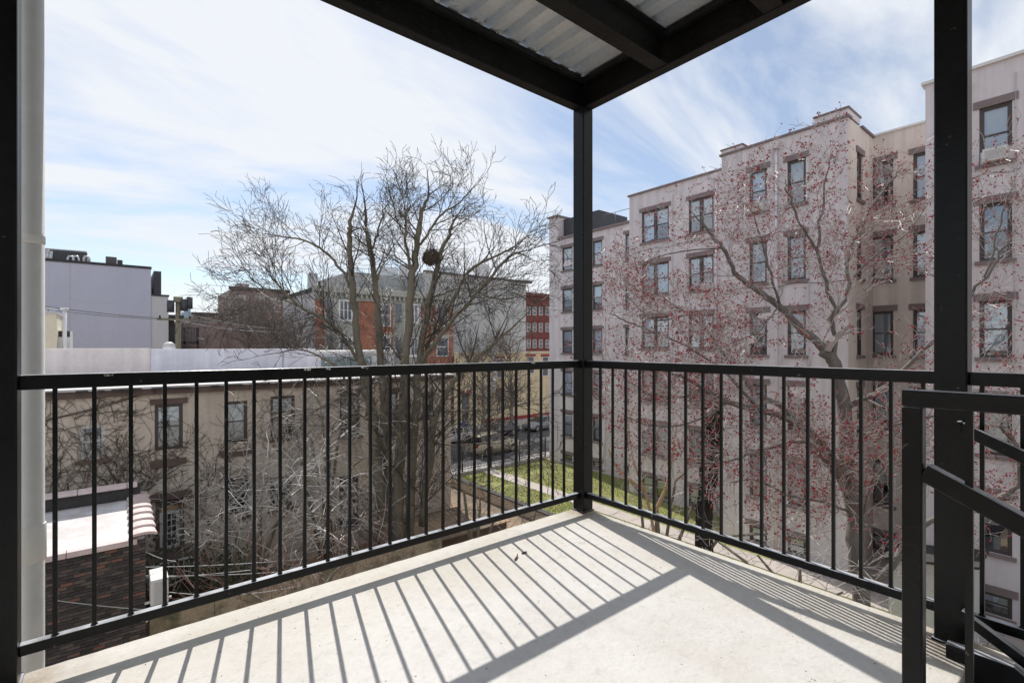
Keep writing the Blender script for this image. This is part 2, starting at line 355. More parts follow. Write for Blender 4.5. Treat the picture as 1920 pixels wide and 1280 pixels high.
# grass blades on the lawn
rnd = random.Random(3)
g = MB()
for i in range(26000):
    y = rnd.uniform(12, 28.3); x = rnd.choice((rnd.uniform(16.95,20.2), rnd.uniform(21.25,26.2)))
    if noise.noise((x*.6, y*.6, 3)) < -.18 + rnd.uniform(-.15,.15): continue
    a = rnd.uniform(0,6.28); h = rnd.uniform(.03,.10); w = .018; c, s = math.cos(a)*w, math.sin(a)*w; n = len(g.v)
    g.v += [(x-c,y-s,GZ), (x+c,y+s,GZ), (x+rnd.uniform(-.04,.04),y+rnd.uniform(-.04,.04),GZ+h)]; g.f.append((n,n+1,n+2))
o = link('grass', g.mesh('grass', M['blade'])); tag(o, 'short patchy green grass on the lawn beside the garden path', 'grass', kind='stuff')

# ------------------------------------------------------------------ walls with openings
def wall_mb(axis, c, a0, a1, z0, z1, holes, dep=.16):
    """axis 'y': wall facing -Y at y=c ; axis 'x': wall facing -X at x=c. holes: (a0,a1,z0,z1)"""
    g = MB()
    def pt(a, z, d=0): return (a, c+d, z) if axis == 'y' else (c+d, a, z)
    As = sorted({a0, a1} | {h[0] for h in holes} | {h[1] for h in holes}); Zs = sorted({z0, z1} | {h[2] for h in holes} | {h[3] for h in holes})
    As = [a for a in As if a0 <= a <= a1]; Zs = [z for z in Zs if z0 <= z <= z1]
    for i in range(len(As)-1):
        for j in range(len(Zs)-1):
            ca, cz = (As[i]+As[i+1])/2, (Zs[j]+Zs[j+1])/2
            if any(h[0] < ca < h[1] and h[2] < cz < h[3] for h in holes): continue
            q = [pt(As[i],Zs[j]), pt(As[i+1],Zs[j]), pt(As[i+1],Zs[j+1]), pt(As[i],Zs[j+1])]
            if axis == 'x': q.reverse()
            g.quad(*q)
    for h in holes:
        p0, p1, p2, p3 = (h[0],h[2]), (h[1],h[2]), (h[1],h[3]), (h[0],h[3])
        for u, v in ((p0,p1),(p1,p2),(p2,p3),(p3,p0)):
            g.quad(pt(*u), pt(*v), pt(*v, dep), pt(*u, dep))
    return g
M['patch'] = mat('patched_render', (.68,.625,.64), .9, .05, 2, .4, 9); M['patch2'] = mat('patched_render_light', (.79,.73,.745), .9, .05, 2, .4, 9)
WC = {}
def window_meshes(style, w, h):
    """local: x across centred, y into the wall, z up from the sill line"""
    key = (style, round(w,2), round(h,2))
    if key in WC: return WC[key]
    fm = M['frame_dark']; out = {}
    ft = .07 if style != 'white' else .06
    fm = {'white': M['white_paint']}.get(style, fm)
    y0, y1 = .05, .13
    g = MB(); g.box(-w/2, -w/2+ft, y0, y1, 0, h); g.box(w/2-ft, w/2, y0, y1, 0, h); g.box(-w/2+ft, w/2-ft, y0, y1, h-ft, h); g.box(-w/2+ft, w/2-ft, y0, y1, 0, ft*.7)
    n = 2 if style == 'double' else 1
    if n == 2: g.box(-.07, .07, y0-.01, y1, ft*.7, h-ft)
    out['frame'] = g.mesh('window', fm)
    spans = [(-w/2+ft, w/2-ft)] if n == 1 else [(-w/2+ft, -.07), (.07, w/2-ft)]
    for q, (a, b) in enumerate(spans):
        mid = h*.5
        for nm, (z0, z1, yy) in (('upper', (mid-.02, h-ft, .065)), ('lower', (ft*.7, mid+.02, .09))):
            s = MB(); t = .045
            s.box(a, a+t, yy, yy+.03, z0, z1); s.box(b-t, b, yy, yy+.03, z0, z1); s.box(a+t, b-t, yy, yy+.03, z0, z0+t); s.box(a+t, b-t, yy, yy+.03, z1-t, z1)
            out[('sash', q, nm)] = s.mesh('sash', fm)
            s = MB(); s.quad((a+t,yy+.015,z0+t), (b-t,yy+.015,z0+t), (b-t,yy+.015,z1-t), (a+t,yy+.015,z1-t)); out[('pane', q, nm)] = s.mesh('pane', M['glass'])
        out[('span', q)] = (a, b)
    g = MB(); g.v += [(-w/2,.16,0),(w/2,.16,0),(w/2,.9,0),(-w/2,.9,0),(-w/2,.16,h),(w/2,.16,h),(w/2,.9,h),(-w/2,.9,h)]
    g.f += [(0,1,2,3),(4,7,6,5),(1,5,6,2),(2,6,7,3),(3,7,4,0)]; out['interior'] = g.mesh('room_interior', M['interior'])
    WC[key] = out; return out
BL = {}
def window(parent, axis, c, a, z, w, h, style='single', blind=.5, sill=True, lintel=True, trim=None, lint_h=.22, arch=0, blind2=None, sill_drop=0):
    """window whose sill line is at z, centre a along the wall"""
    ms = window_meshes(style, w, h); trim = trim or M['trim']
    wp = (a, c, z) if axis == 'y' else (c, a, z)
    org = parent.location
    f = link('window', ms['frame'], parent, Vector(wp)-org, 0 if axis == 'y' else -math.pi/2)
    for k, me in ms.items():
        if isinstance(k, tuple) and k[0] in ('sash', 'pane'): link(k[0], me, f)
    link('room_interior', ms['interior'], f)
    for q in (0, 1):
        if ('span', q) not in ms: continue
        x0, x1 = ms[('span', q)]
        bl = blind if q == 0 or blind2 is None else blind2
        bl = round(bl*8)/8
        if bl > 0:
            kk = (round(x0,2), round(x1,2), round(h,2), bl)
            if kk not in BL:
                b = MB(); zb = h*(1-bl); b.box(x0, x1, .17, .18, zb, h-.02)
                zz = zb
                while zz < h-.03: b.box(x0, x1, .164, .17, zz, zz+.025); zz += .09
                BL[kk] = b.mesh('blind', M['blind'])
            link('blind', BL[kk], f)
    if lintel:
        kk = ('l', round(w,2), trim.name, lint_h)
        if kk not in BL:
            b = MB(); b.box(-w/2-.14, w/2+.14, -.045, .06, 0, lint_h); BL[kk] = b.mesh('lintel', trim)
        link('lintel', BL[kk], f, (0,0,h))
    if sill:
        kk = ('s', round(w,2), trim.name)
        if kk not in BL:
            b = MB(); b.box(-w/2-.1, w/2+.1, -.08, .05, -.12, 0); BL[kk] = b.mesh('sill', trim)
        link('sill', BL[kk], f, (0,0,-.003-sill_drop))
    return f

# ================================================================== APARTMENT BUILDING ON THE RIGHT
apt = thing('apartment_building', (22.0, 13, GZ), 'pale pink painted brick apartment block with stepped facade behind the budding tree', 'building')
H = 3.15
rows = [8.95 - i*H for i in range(6)]           # underside of the lintels
wr = random.Random(11)
def facade(name, X, y0, y1, z1, cols, m, dz=0, basement=True, name2=None):
    """cols: list of (pxl, pxr, style, height)"""
    holes = []; ws = []
    for (pl, pr, st, hh) in cols:
        ya, yb = YatX(pr, X), YatX(pl, X)
        for i, zt in enumerate(rows):
            zt += dz; h2 = hh
            if i == 5: h2 = 1.1
            if zt-h2 < GZ+.1: h2 = zt-GZ-.3
            holes.append((ya, yb, zt-h2, zt)); ws.append(((ya+yb)/2, zt-h2, yb-ya, h2, st, i))
    part('wall', wall_mb('x', X, y0, y1, GZ, z1, holes), m, apt)
    for a, z, w, h, st, i in ws:
        window(apt, 'x', X, a, z, w, h, st, blind=wr.choice((1,.5,.625,.75,.5,1,.875)), blind2=wr.choice((1,.5,.5,.75)), lint_h=.24)
Y12 = YatX(1180, 24.5); Y23 = YatX(1353, 22.0); Y34 = YatX(1590, 22.0); Y45 = YatX(1735, 22.0); YE = YatX(1030, 26.6)
PS = M['pink_stucco']
facade('s1', 26.6, Y12-1.0, YE, 9.4, [(1054,1073,'single',1.75), (1111,1129,'single',1.75), (1172,1188,'single',1.75)], PS, -.25)
facade('s2', 24.5, Y23-1.5, Y12, 10.35, [(1203,1254,'double',1.85), (1291,1338,'double',1.85)], PS, .25)
facade('s3', 22.0, Y34, Y23, 10.05, [(1405,1438,'single',1.85), (1476,1511,'single',1.85)], PS, 0)
facade('s4', 25.1, Y45-1.5, Y34+1.0, 10.1, [(1633,1675,'single',1.85), (1712,1752,'single',1.85)], M['beige_stucco'], 0)
facade('s5', 22.0, -8, Y45, 10.3, [(1836,1898,'single',1.85), (2060,2170,'single',1.85)], PS, 0)
# side wall of the light well, facing the camera
holes = [(23.05, 23.75, z-1.85, z) for z in rows[:5]]
part('wall', wall_mb('y', Y34, 22.0, 25.1, GZ, 10.05, holes), M['beige_stucco'], apt)
for z in rows[:5]: window(apt, 'y', Y34, 23.4, z-1.85, .7, 1.85, 'single', .5, lint_h=.24)
g = MB()                                         # hidden returns, rear and roofs
g.quad((26.6,YE,GZ),(26.6,YE,9.4),(40,YE,9.4),(40,YE,GZ)); g.quad((24.5,Y12,GZ),(24.5,Y12,10.35),(40,Y12,10.35),(40,Y12,GZ))
g.quad((22,Y23,GZ),(22,Y23,10.05),(40,Y23,10.05),(40,Y23,GZ)); g.quad((22,Y45,GZ),(22,Y45,10.3),(40,Y45,10.3),(40,Y45,GZ))
g.quad((22,-8,GZ),(40,-8,GZ),(40,-8,10.3),(22,-8,10.3)); g.quad((40,-8,GZ),(40,YE,GZ),(40,YE,9.0),(40,-8,9.0))
part('wall', g, PS, apt)
g = MB(); g.box(26.9,39.9,Y12,YE-.3,8.2,8.5); g.box(24.8,39.9,Y23,Y12-.3,9.6,9.9); g.box(22.3,39.9,Y34+.1,Y23-.3,9.5,9.8); g.box(25.4,39.9,Y45,Y34,9.5,9.8); g.box(22.3,39.9,-7.7,Y45-.3,9.6,9.9)
part('roof', g, M['shale'], apt)
g = MB(); zc1 = 9.6
g.box(26.5,26.9,Y12+.02,YE-1.4,8.75,8.9)
part('parapet_cap', MB().box(26.42,26.95,Y12-1.0,YE-.99,9.4,9.55), M['trim'], apt)
# the photo's far end: wall drops to a lower parapet, with a raised end pier
part('parapet_pier', MB().box(26.59,28.2,YE-.95,YE+.02,9.401,11.25), PS, apt)
part('parapet_cap', MB().box(26.45,28.3,YE-1.02,YE+.1,11.25,11.38), M['trim'], apt)
part('roof_bulkhead', MB().box(27.2,30.5,YE-4.6,YE-1.02,9.0,11.1), M['dark_metal'], apt)
part('parapet_cap', MB().box(24.40,24.9,Y23+.02,Y12+.08,10.35,10.45), M['trim'], apt)
part('parapet_cap', MB().box(21.92,22.35,Y34-.06,Y23+.08,10.05,10.14), M['trim'], apt)
part('parapet_cap', MB().box(25.0,25.5,Y45+.02,Y34-.02,10.1,10.18), M['white_paint'], apt)
part('parapet_cap', MB().box(21.9,22.4,-8,Y45+.1,10.3,10.40), M['white_paint'], apt)
ya, yb = YatX(1598,22.0), YatX(1527,22.0)
part('parapet_pier', MB().box(21.99,23.4,Y34-.01,yb,10.141,10.40), PS, apt)
part('parapet_cap', MB().box(21.95,23.45,Y34-.05,yb+.04,10.40,10.47), M['trim'], apt)
yb2 = YatX(1392,22.0)
part('parapet_pier', MB().box(21.99,22.4,yb2,Y23+.01,10.141,10.30), PS, apt)
part('parapet_cap', MB().box(21.95,22.45,yb2-.04,Y23+.05,10.30,10.36), M['trim'], apt)
g = MB(); g.box(22.2,22.32,Y34-.03,Y34,11.0,11.1)
part('parapet_cap', MB().box(23.52,25.1,Y34-.08,Y34+.3,10.052,10.14), M['trim'], apt)
def downspout(x, y, zt, zb=GZ):
    g = MB(); g.tube([(x-.08,y,zt),(x-.08,y,zb)], .055, 8); part('downspout', g, PS, apt, True)
    part('rain_hopper', MB().prism([(y-.18,zt+.3),(y+.18,zt+.3),(y+.1,zt),(y-.1,zt)], x-.3, x-.01, 'x'), PS, apt)
downspout(22.0, YatX(1457,22.0), 9.6); downspout(24.5, YatX(1344,24.5), 9.9); downspout(22.0, YatX(1800,22.0), 9.6)
# conduits, cable runs and patched render on the long facade
pr_ = random.Random(19)
for (px, X, z0, z1) in ((1136,26.6,-7.7,8.9),(1262,24.5,-7.7,9.8),(1399,22.0,-6,3.2),(1518,22.0,-7.7,9.6),(1905,22.0,-4,9.8)):
    y = YatX(px,X); part('conduit', MB().tube([(X-.03,y,z0),(X-.03,y+.02,(z0+z1)/2),(X-.03,y,z1)], .018, 5), M['warmgrey'], apt)
for (pa, pb, X, z) in ((1195,1345,24.5,6.9),(1360,1585,22.0,3.75),(1360,1500,22.0,-2.6),(1745,1915,22.0,6.75)):
    ya_, yb3 = YatX(pb,X), YatX(pa,X); pts = [(X-.02, ya_+(yb3-ya_)*k/8, z-.06*math.sin(k*1.7)) for k in range(9)]; part('cable_run', MB().tube(pts, .012, 4), M['cable_dark'], apt)
for k in range(34):
    X, y0, y1 = pr_.choice(((22.0,Y34+.3,Y23-.3),(24.5,Y23+.3,Y12-.3),(22.0,.3,Y45-.3),(26.6,Y12+.3,YE-.5)))
    y = pr_.uniform(y0,y1); z = pr_.uniform(-6,8.4); w_, h_ = pr_.uniform(.15,.7), pr_.uniform(.15,.6); n = 9
    poly = [(y+math.cos(6.283*j/n)*w_*pr_.uniform(.6,1.1), z+math.sin(6.283*j/n)*h_*pr_.uniform(.6,1.1)) for j in range(n)]
    part('render_patch', MB().prism(poly, X-.004-k*.0002, X-.001, 'x'), M['patch'] if k%2 else M['patch2'], apt)
g = MB()
ye0, ye1 = YatX(1115,26.6), YatX(1180,26.6)
for k in range(5):
    y = ye0 + (Y12-.9-ye0)*k/4; g.tube([(27.2,y,8.5),(27.2,y,10.6)], .02, 5)
g.tube([(27.2,ye0+2,10.6),(27.2,Y12-.9,10.6)], .02, 5)
part('roof_railing', g, M['dark_metal'], apt, True)

# ================================================================== TAN HOUSE ACROSS THE YARDS (left)
YB = 21.5
tan = thing('tan_house', (6, YB, GZ), 'two storey tan stucco house covered in dry vines with brown window trim across the yard', 'house')
XE = XatY(845, YB)
def rect(pl, pr, pt, pb, Y=YB):
    xa, xb = XatY(pl, Y), XatY(pr, Y); pm = (pl+pr)/2
    return xa, xb, ZatY(pm, pb, Y), ZatY(pm, pt, Y)
tw = [ # px rect, style, blind, lintel, sill, sill_drop
 ((148,198,797,858),'white',.25,False,True,.06), ((290,343,757,842),'single',.375,True,False,0), ((421,464,752,828),'single',.5,False,False,0),
 ((507,553,742,820),'single',.375,False,True,0), ((637,675,738,818),'single',.5,True,True,0), ((722,747,735,812),'single',.5,True,True,0), ((792,810,742,782),'single',.5,True,True,0),
 ((425,466,893,962),'single',0,False,False,0), ((507,547,892,952),'single',.25,False,True,0), ((720,748,880,950),'single',.5,True,True,0)]
doors = [((293,344,935,1032),), ((633,674,890,990),)]
holes = [rect(*r[0]) for r in tw] + [rect(*d[0]) for d in doors]
zt = -.42
part('wall', wall_mb('y', YB, -14, XE, GZ, zt, holes), M['tan'], tan)
for (r, st, bl, li, si, dr) in tw:
    xa, xb, z0, z1 = rect(*r)
    window(tan, 'y', YB, (xa+xb)/2, z0, xb-xa, z1-z0, st, bl, si, li, M['tan_trim'], .2, sill_drop=dr)
for r in ((282,349,860,874), (413,470,846,855), (440,470,965,972)):   # old ledges left under the windows
    xa, xb, z0, z1 = rect(*r); part('stone_ledge', MB().box(xa, xb, YB-.09, YB-.002, z0, max(z1, z0+.1)), M['tan_trim'], tan, bevel=.01)
g = MB(); x0 = -14
while x0 < XE:                                   # eave board in lengths
    x1 = min(x0+3.0, XE+.1); z = random.uniform(-.01,.01); g = MB(); g.box(x0+.01, x1-.01, YB-.16, YB+.25, zt-.12+z, zt+.10+z); part('eave_board', g, M['tan_trim'], tan); x0 = x1
g = MB(); g.quad((-14,YB-.2,-.3),(XE+.1,YB-.2,-.3),(XE+.1,30,-.22),(-14,30,-.22)); g.box(-14,XE+.1,YB-.25,YB+.35,-.318,-.24)
part('roof', g, M['white_roof'], tan)
g = MB(); g.box(XE-.01, XE, YB+.001, 30, GZ, -.32); part('wall', g, M['tan'], tan)
# tar patches and curled flashing at the roof edge
g = MB(); rr = random.Random(5)
for k in range(26):
    x = rr.uniform(-2, 8); w = rr.uniform(.15,.6); g.box(x, x+w, YB-.27-rr.uniform(0,.03), YB-.245, -.36, -.31+rr.uniform(0,.03))
part('tar_patches', g, M['shale'], tan, kind='stuff')
# french door + transom
xa, xb, z0, z1 = rect(293,344,935,1032); zd = z0 + (z1-z0)*.76
g = MB(); d = M['white_paint']; x = xa+.06; X2 = xb-.1
g.box(x, x+.12, YB+.06, YB+.11, z0, zd); g.box(X2-.12, X2, YB+.06, YB+.11, z0, zd); g.box(x+.12, X2-.12, YB+.06, YB+.11, zd-.1, zd); g.box(x+.12, X2-.12, YB+.06, YB+.11, z0, z0+.18)
door = part('door', g, d, tan, label='white glazed door with small panes')
nx, nz = 3, 5; ax, bx = x+.12, X2-.12; az, bz = z0+.18, zd-.1
g = MB()
for i in range(1, nx): xx = ax+(bx-ax)*i/nx; g.box(xx-.015, xx+.015, YB+.065, YB+.10, az, bz)
for j in range(1, nz): zz = az+(bz-az)*j/nz; g.box(ax, bx, YB+.068, YB+.097, zz-.015, zz+.015)
part('glazing_bars', g, d, door)
for i in range(nx):
    for j in range(nz):
        g = MB(); g.quad((ax+(bx-ax)*i/nx+.016,YB+.085,az+(bz-az)*j/nz+.016),(ax+(bx-ax)*(i+1)/nx-.016,YB+.085,az+(bz-az)*j/nz+.016),(ax+(bx-ax)*(i+1)/nx-.016,YB+.085,az+(bz-az)*(j+1)/nz-.016),(ax+(bx-ax)*i/nx+.016,YB+.085,az+(bz-az)*(j+1)/nz-.016))
        part('pane', g, M['glass'], door)
g = MB(); g.box(xa,xb,YB+.5,YB+.55,z0,z1); part('room_interior', g, M['interior'], door)
g = MB(); g.box(X2-.09, X2-.05, YB+.03, YB+.06, z0+.95, z0+1.0); part('door_handle', g, M['dark_metal'], door)
g = MB(); g.box(xa, xb, YB+.03, YB+.14, zd+.02, zd+.2); part('door_header', g, M['rust'], tan)
g = MB(); g.box(xa, xb, YB+.08, YB+.12, zd+.2, z1); part('transom_panel', g, M['tan_trim'], tan)
g = MB(); g.box(xa-.25, xb+.25, YB-.1, YB+.05, z1, z1+.24); part('lintel', g, M['tan_trim'], tan)
for xx in (xa-.02, xb-.1): part('door_jamb', MB().box(xx, xx+.12, YB-.03, YB+.1, z0, z1), M['tan_trim'], tan)
# second, dark back door with cream frame and notices
xa, xb, z0, z1 = rect(633,674,890,990)
g = MB(); g.box(xa-.05, xa+.06, YB-.05, YB+.1, z0, z1); g.box(xb-.06, xb+.1, YB-.05, YB+.1, z0, z1); g.box(xa-.05, xb+.1, YB-.055, YB+.1, z1, z1+.6); door = part('door', g, M['cream'], tan, label='dark back door in a cream surround')
part('door_leaf', MB().box(xa+.06, xb-.06, YB+.04, YB+.1, z0, z1), M['interior'], door)
g = MB()
for k in range(5): g.box(xa+.12, xb-.12, YB+.02, YB+.038, z1-.5-k*.32, z1-.38-k*.32)
part('door_panel', g, M['cream'], door)

# dry vines on the tan wall -------------------------------------------------
def vine(mb, rr, x, z, ang, ln, r):
    pts = [(x, YB-.02, z)]; step = .12; n = int(ln/step); a = ang
    for i in range(n):
        a += rr.gauss(0,.22) + (math.pi/2-a)*.035
        x += math.cos(a)*step; z += math.sin(a)*step
        if z > -.5 or x > XE: break
        pts.append((x, YB-.018-rr.uniform(0,.03), z))
        if rr.random() < .15 and ln > .8: vine(mb, rr, x, z, a+rr.choice((-1,1))*rr.uniform(.4,1.1), (ln-i*step)*rr.uniform(.4,.8), r*.62)
    if len(pts) > 2: mb.tube(pts, [max(.006, r*(1-.6*i/len(pts))) for i in range(len(pts))], 3, False)
rr = random.Random(21); g = MB()
for px, n in ((80,3),(110,3),(135,3),(205,3),(225,5),(255,5),(275,4),(355,2),(380,5),(405,4),(480,3),(500,2),(570,2),(600,2),(690,2)):
    for k in range(n):
        vine(g, rr, XatY(px+rr.uniform(-12,12), YB), rr.uniform(-5.8,-3.2), math.pi/2+rr.gauss(0,.3), rr.uniform(2.5,6), rr.uniform(.007,.015))
for k in range(16):
    px = rr.uniform(76,280); vine(g, rr, XatY(px,YB), rr.uniform(-1.6,-.8), rr.uniform(0,3.14), rr.uniform(1,2.5), .012)
o = single('climbing_vine', g, M['vine'], (1, YB, GZ), 'leafless brown creeper spread over the tan house wall', 'vine'); o['kind'] = 'stuff'
single('cable', MB().tube([(XatY(75,YB),YB-.03,ZatY(75,790,YB)), (XatY(180,YB),YB-.08,ZatY(180,765,YB)), (XatY(290,YB),YB-.03,ZatY(290,732,YB))], .03, 5), M['vine'], (0,YB,-1.5), 'dark cable rising across the vine covered tan wall towards the eave', 'cable')
single('cable', MB().tube([(XatY(218,YB),YB-.1,ZatY(218,848,YB)), (XatY(148,YB),YB-1.2,ZatY(148,950,YB))], .014, 5), M['cable_dark'], (0,YB,-3), 'thin dark wire slanting down from the tan wall to the tiled roof', 'cable')

# ================================================================== WHITE PARAPET WALLS BEHIND THE TAN HOUSE
YP = 30.0
xa = XatY(282, YP); xb = XatY(592, YP)
g = MB(); g.box(-25, xa, YP, YP+.4, GZ, ZatY(200,653,YP)); o = single('parapet_wall', g, M['pinkish_wall'], (-5,YP,GZ), 'cream pink painted parapet wall behind the flat white roof', 'wall', bevel=.02)
g = MB(); g.box(xa, xb, YP+.05, YP+.4, GZ, ZatY(400,654,YP)); o = single('parapet_wall', g, M['white_wall'], (6,YP,GZ), 'bluish white painted parapet wall behind the flat roof, left of the skylight', 'wall', bevel=.02)
sk = thing('skylight', (12.5, 31, -.2), 'white framed rooftop skylight box with greenish glass behind the big bare tree', 'skylight')
Ys = 31.5; xa, xb = XatY(590,Ys), XatY(740,Ys); zt2 = ZatY(650,657,Ys); zb2 = ZatY(650,700,Ys)
part('box', MB().box(xa,xb,Ys,Ys+3,zb2-1,zt2-.22), M['white_wall'], sk); part('rim', MB().box(xa-.1,xb+.1,Ys-.15,Ys+3.1,zt2-.22,zt2), M['white_paint'], sk, bevel=.03)
gm = mat('skylight_glass', (.23,.30,.30), .12, .1, 1)
for k in range(4):
    a0 = XatY(602+k*24,Ys); a1 = XatY(602+k*24+22,Ys); part('pane', MB().box(a0,a1,Ys-.05,Ys-.003,ZatY(650,687,Ys),ZatY(650,668,Ys)), gm, sk)

# ================================================================== BRICK OUTBUILDING WITH TILED ROOF EDGE (left foreground)
ob = thing('brick_outbuilding', (-2, 15.3, GZ), 'sooty brick extension with white coated flat roof and tiled edges below the left railing', 'house')
OX = XatY(276, 15.3); OZ = -3.68; OY0, OY1 = 15.3, 19.6
part('wall', MB().box(-9, OX-.03, OY0+.03, OY1, GZ, OZ), M['mortar'], ob)
part('roof', MB().box(-9, OX-.05, OY0+.1, OY1-.3, OZ+.002, OZ+.08), M['white_roof'], ob)
part('roof_kerb', MB().box(-9, OX-.02, OY1-.28, OY1+.05, OZ-.05, OZ+.45), M['shale'], ob)
g = MB(); x0 = -9
k = 0
while x0 < OX-.2:
    x1 = min(x0+1.15, OX-.1); gg = MB(); gg.prism([(OY1-.38,OZ+.45),(OY1+.12,OZ+.45),(OY1+.08,OZ+.53),(OY1-.12,OZ+.58),(OY1-.34,OZ+.53)], x0+.012, x1, 'x'); part('coping_tile', gg, M['terracotta'], ob, bevel=.02); x0 = x1
x0 = -9
while x0 < OX-.25:
    x1 = min(x0+1.15, OX-.2); gg = MB(); gg.prism([(OY0-.07,OZ-.06),(OY0+.12,OZ-.04),(OY0+.12,OZ+.10),(OY0-.05,OZ+.07)], x0+.012, x1, 'x'); part('coping_tile', gg, M['terracotta'], ob, bevel=.01, label=None); x0 = x1
n = 7                                             # stepped barrel tiles on the right edge
for k in range(n):
    y0 = OY0-.1 + (OY1+.25-OY0)*k/n; y1 = OY0-.1 + (OY1+.25-OY0)*(k+1.16)/n; prof = []
    for j in range(9):
        a = math.pi*j/8; prof.append((a, math.sin(a)))
    gg = MB(); top = []; c = OX-.08; w = .29
    for yy, lift, sc2 in ((y0,.085,1.0), (y1,.02,.9)):
        row = [(c-math.cos(a)*w*sc2, yy, OZ+.06+lift+math.sin(a)*.085) for a, _ in prof]; row2 = [(c-math.cos(a)*(w-.03)*sc2, yy, OZ+.02+lift+math.sin(a)*.06) for a, _ in prof]; top.append((row,row2))
    for j in range(8):
        for s in (0,1): gg.quad(top[0][s][j], top[0][s][j+1], top[1][s][j+1], top[1][s][j])
        gg.quad(top[0][0][j], top[0][0][j+1], top[0][1][j+1], top[0][1][j])
    part('roof_tile', gg, M['terracotta'], ob)
rr = random.Random(8); slots = []
zc = OZ-.045; r = 0
while zc > GZ:
    x = OX-.03; off = .11 if r % 2 else 0; x -= off
    if off: slots.append((x+.055, zc, .10))
    while x > XatY(70, OY0): slots.append((x-.11, zc, .212)); x -= .226
    zc -= .080; r += 1
zmin = ZatY(280, 1235, OY0)
vis = [s for s in slots if s[1] > zmin]; vis.sort(key=lambda s: -s[1]); keep = set(range(0, len(vis), max(1, math.ceil(len(vis)/298))))
bm1 = {w: MB().box(-w/2, w/2, 0, .1, -.033, .033).mesh('brick', M['brick_piece']) for w in (.10,.212)}
mass = MB(); cnt = 0
for i, (x, z, w) in enumerate(sorted(slots, key=lambda s: -s[1])):
    dy = rr.uniform(-.012,.012); ang = rr.gauss(0,.012)
    if cnt < 298 and w > .2 and rr.random() < .55 and z > zmin:
        o = link('brick', bm1[w], ob, Vector((x, OY0+dy, z))-ob.location); o.rotation_euler = (rr.gauss(0,.03), rr.gauss(0,.02), ang); cnt += 1
    else: mass.box(x-w/2, x+w/2, OY0+dy, OY0+.1, z-.033, z+.033)
part('brick_courses', mass, M['brick_mass'], ob, kind='stuff')

# ================================================================== FARTHER BUILDINGS
def plain_win(parent, axis, c, a, z, w, h, lint=None, fm=None, pm=None):
    """small far window: frame with recessed panes"""
    key = ('far', round(w,1), round(h,1), fm.name, pm.name)
    if key not in BL:
        g = MB(); t = .09; g.box(-w/2,-w/2+t,-.04,.1,0,h); g.box(w/2-t,w/2,-.04,.1,0,h); g.box(-w/2+t,w/2-t,-.04,.1,h-t,h); g.box(-w/2+t,w/2-t,-.04,.1,0,t); g.box(-w/2+t,w/2-t,-.01,.1,h/2-.04,h/2+.04)
        BL[key] = (g.mesh('window', fm), MB().box(-w/2+t,w/2-t,.02,.06,t,h-t).mesh('pane', pm))
    wp = Vector((a, c, z) if axis == 'y' else (c, a, z))
    f = link('window', BL[key][0], parent, wp-parent.location, 0 if axis == 'y' else -math.pi/2); link('pane', BL[key][1], f)
    if lint:
        k2 = ('fl', round(w,1), lint.name)
        if k2 not in BL: BL[k2] = MB().box(-w/2-.15,w/2+.15,-.1,.05,0,.28).mesh('lintel', lint)
        link('lintel', BL[k2], f, (0,0,h))
    return f
M['far_pane'] = mat('far_window_pane', (.10,.12,.145), .08, .3, .5, spec=.9)
M['bay'] = mat('grey_bay_paint', (.40,.40,.355), .8, .08, 1, streak=.08)
# lavender block
lav = thing('lavender_building', (-2, 56, GZ), 'blank lavender grey rendered building with rooftop ducts at the far left', 'building')
YL = 56; xr = XatY(283,YL); xl2 = XatY(316,YL); ztl = ZatY(200,498,YL)
part('wall', MB().box(-30, xr, YL, YL+20, GZ, ztl), M['lavender'], lav)
part('parapet_cap', MB().box(-30, xr+.05, YL-.08, YL+.4, ztl, ztl+.22), M['shale'], lav)
part('lower_wing', MB().box(xr+.01, xl2, YL+.1, YL+18, GZ, ZatY(300,555,YL)), M['warmgrey'], lav)
part('parapet_cap', MB().box(xr+.06, xl2+.06, YL+.02, YL+.5, ZatY(300,555,YL), ZatY(300,552,YL)), M['shale'], lav)
part('rooftop_room', MB().box(xr+.3, XatY(300,YL+2)+.1, YL+2, YL+8, ZatY(300,560,YL), ZatY(291,508,YL+2)), M['dark_metal'], lav)
g = MB()                                          # joints in the render
for px in (131,): x = XatY(px,YL); g.box(x-.03,x+.03,YL-.012,YL,GZ,ztl)
g.box(XatY(131,YL),xr,YL-.010,YL,ZatY(200,592,YL)-.03,ZatY(200,592,YL)+.03)
part('render_joint', g, M['greywall'], lav)
g = MB(); yr = YL+2
mb = MB().box(XatY(60,yr), XatY(163,yr), yr, yr+5, ztl, ZatY(150,472,yr)); part('plant_room', mb, M['dark_metal'], lav)
for k, px in enumerate((76,80,84,89,95)): part('vent_pipe', MB().tube([(XatY(px,yr-.6),yr-.6,ztl),(XatY(px,yr-.6),yr-.6,ZatY(px,468+3*(k%3),yr-.6))], .13, 8), M['duct'], lav, True)
for px in (127,137,157):
    x = XatY(px,yr-.5); zt_ = ZatY(px,478,yr-.5); part('duct', MB().tube([(x,yr-.5,ztl),(x,yr-.5,zt_-.3),(x+.08,yr-.5,zt_-.1),(x+.3,yr-.5,zt_-.1),(x+.38,yr-.5,zt_-.3),(x+.38,yr-.5,ztl)], .09, 8), M['duct'], lav, True)
part('roof_railing', MB().tube([(XatY(72,yr-1),yr-1,ZatY(72,465,yr-1)),(XatY(163,yr-1),yr-1,ZatY(163,472,yr-1))], .05, 5), M['cable'], lav)
part('rooftop_unit', MB().box(XatY(198,YL+.6), XatY(219,YL+.6), YL+.6, YL+2.2, ztl+.25, ZatY(208,481,YL+.6)), M['frame_dark'], lav, bevel=.05)
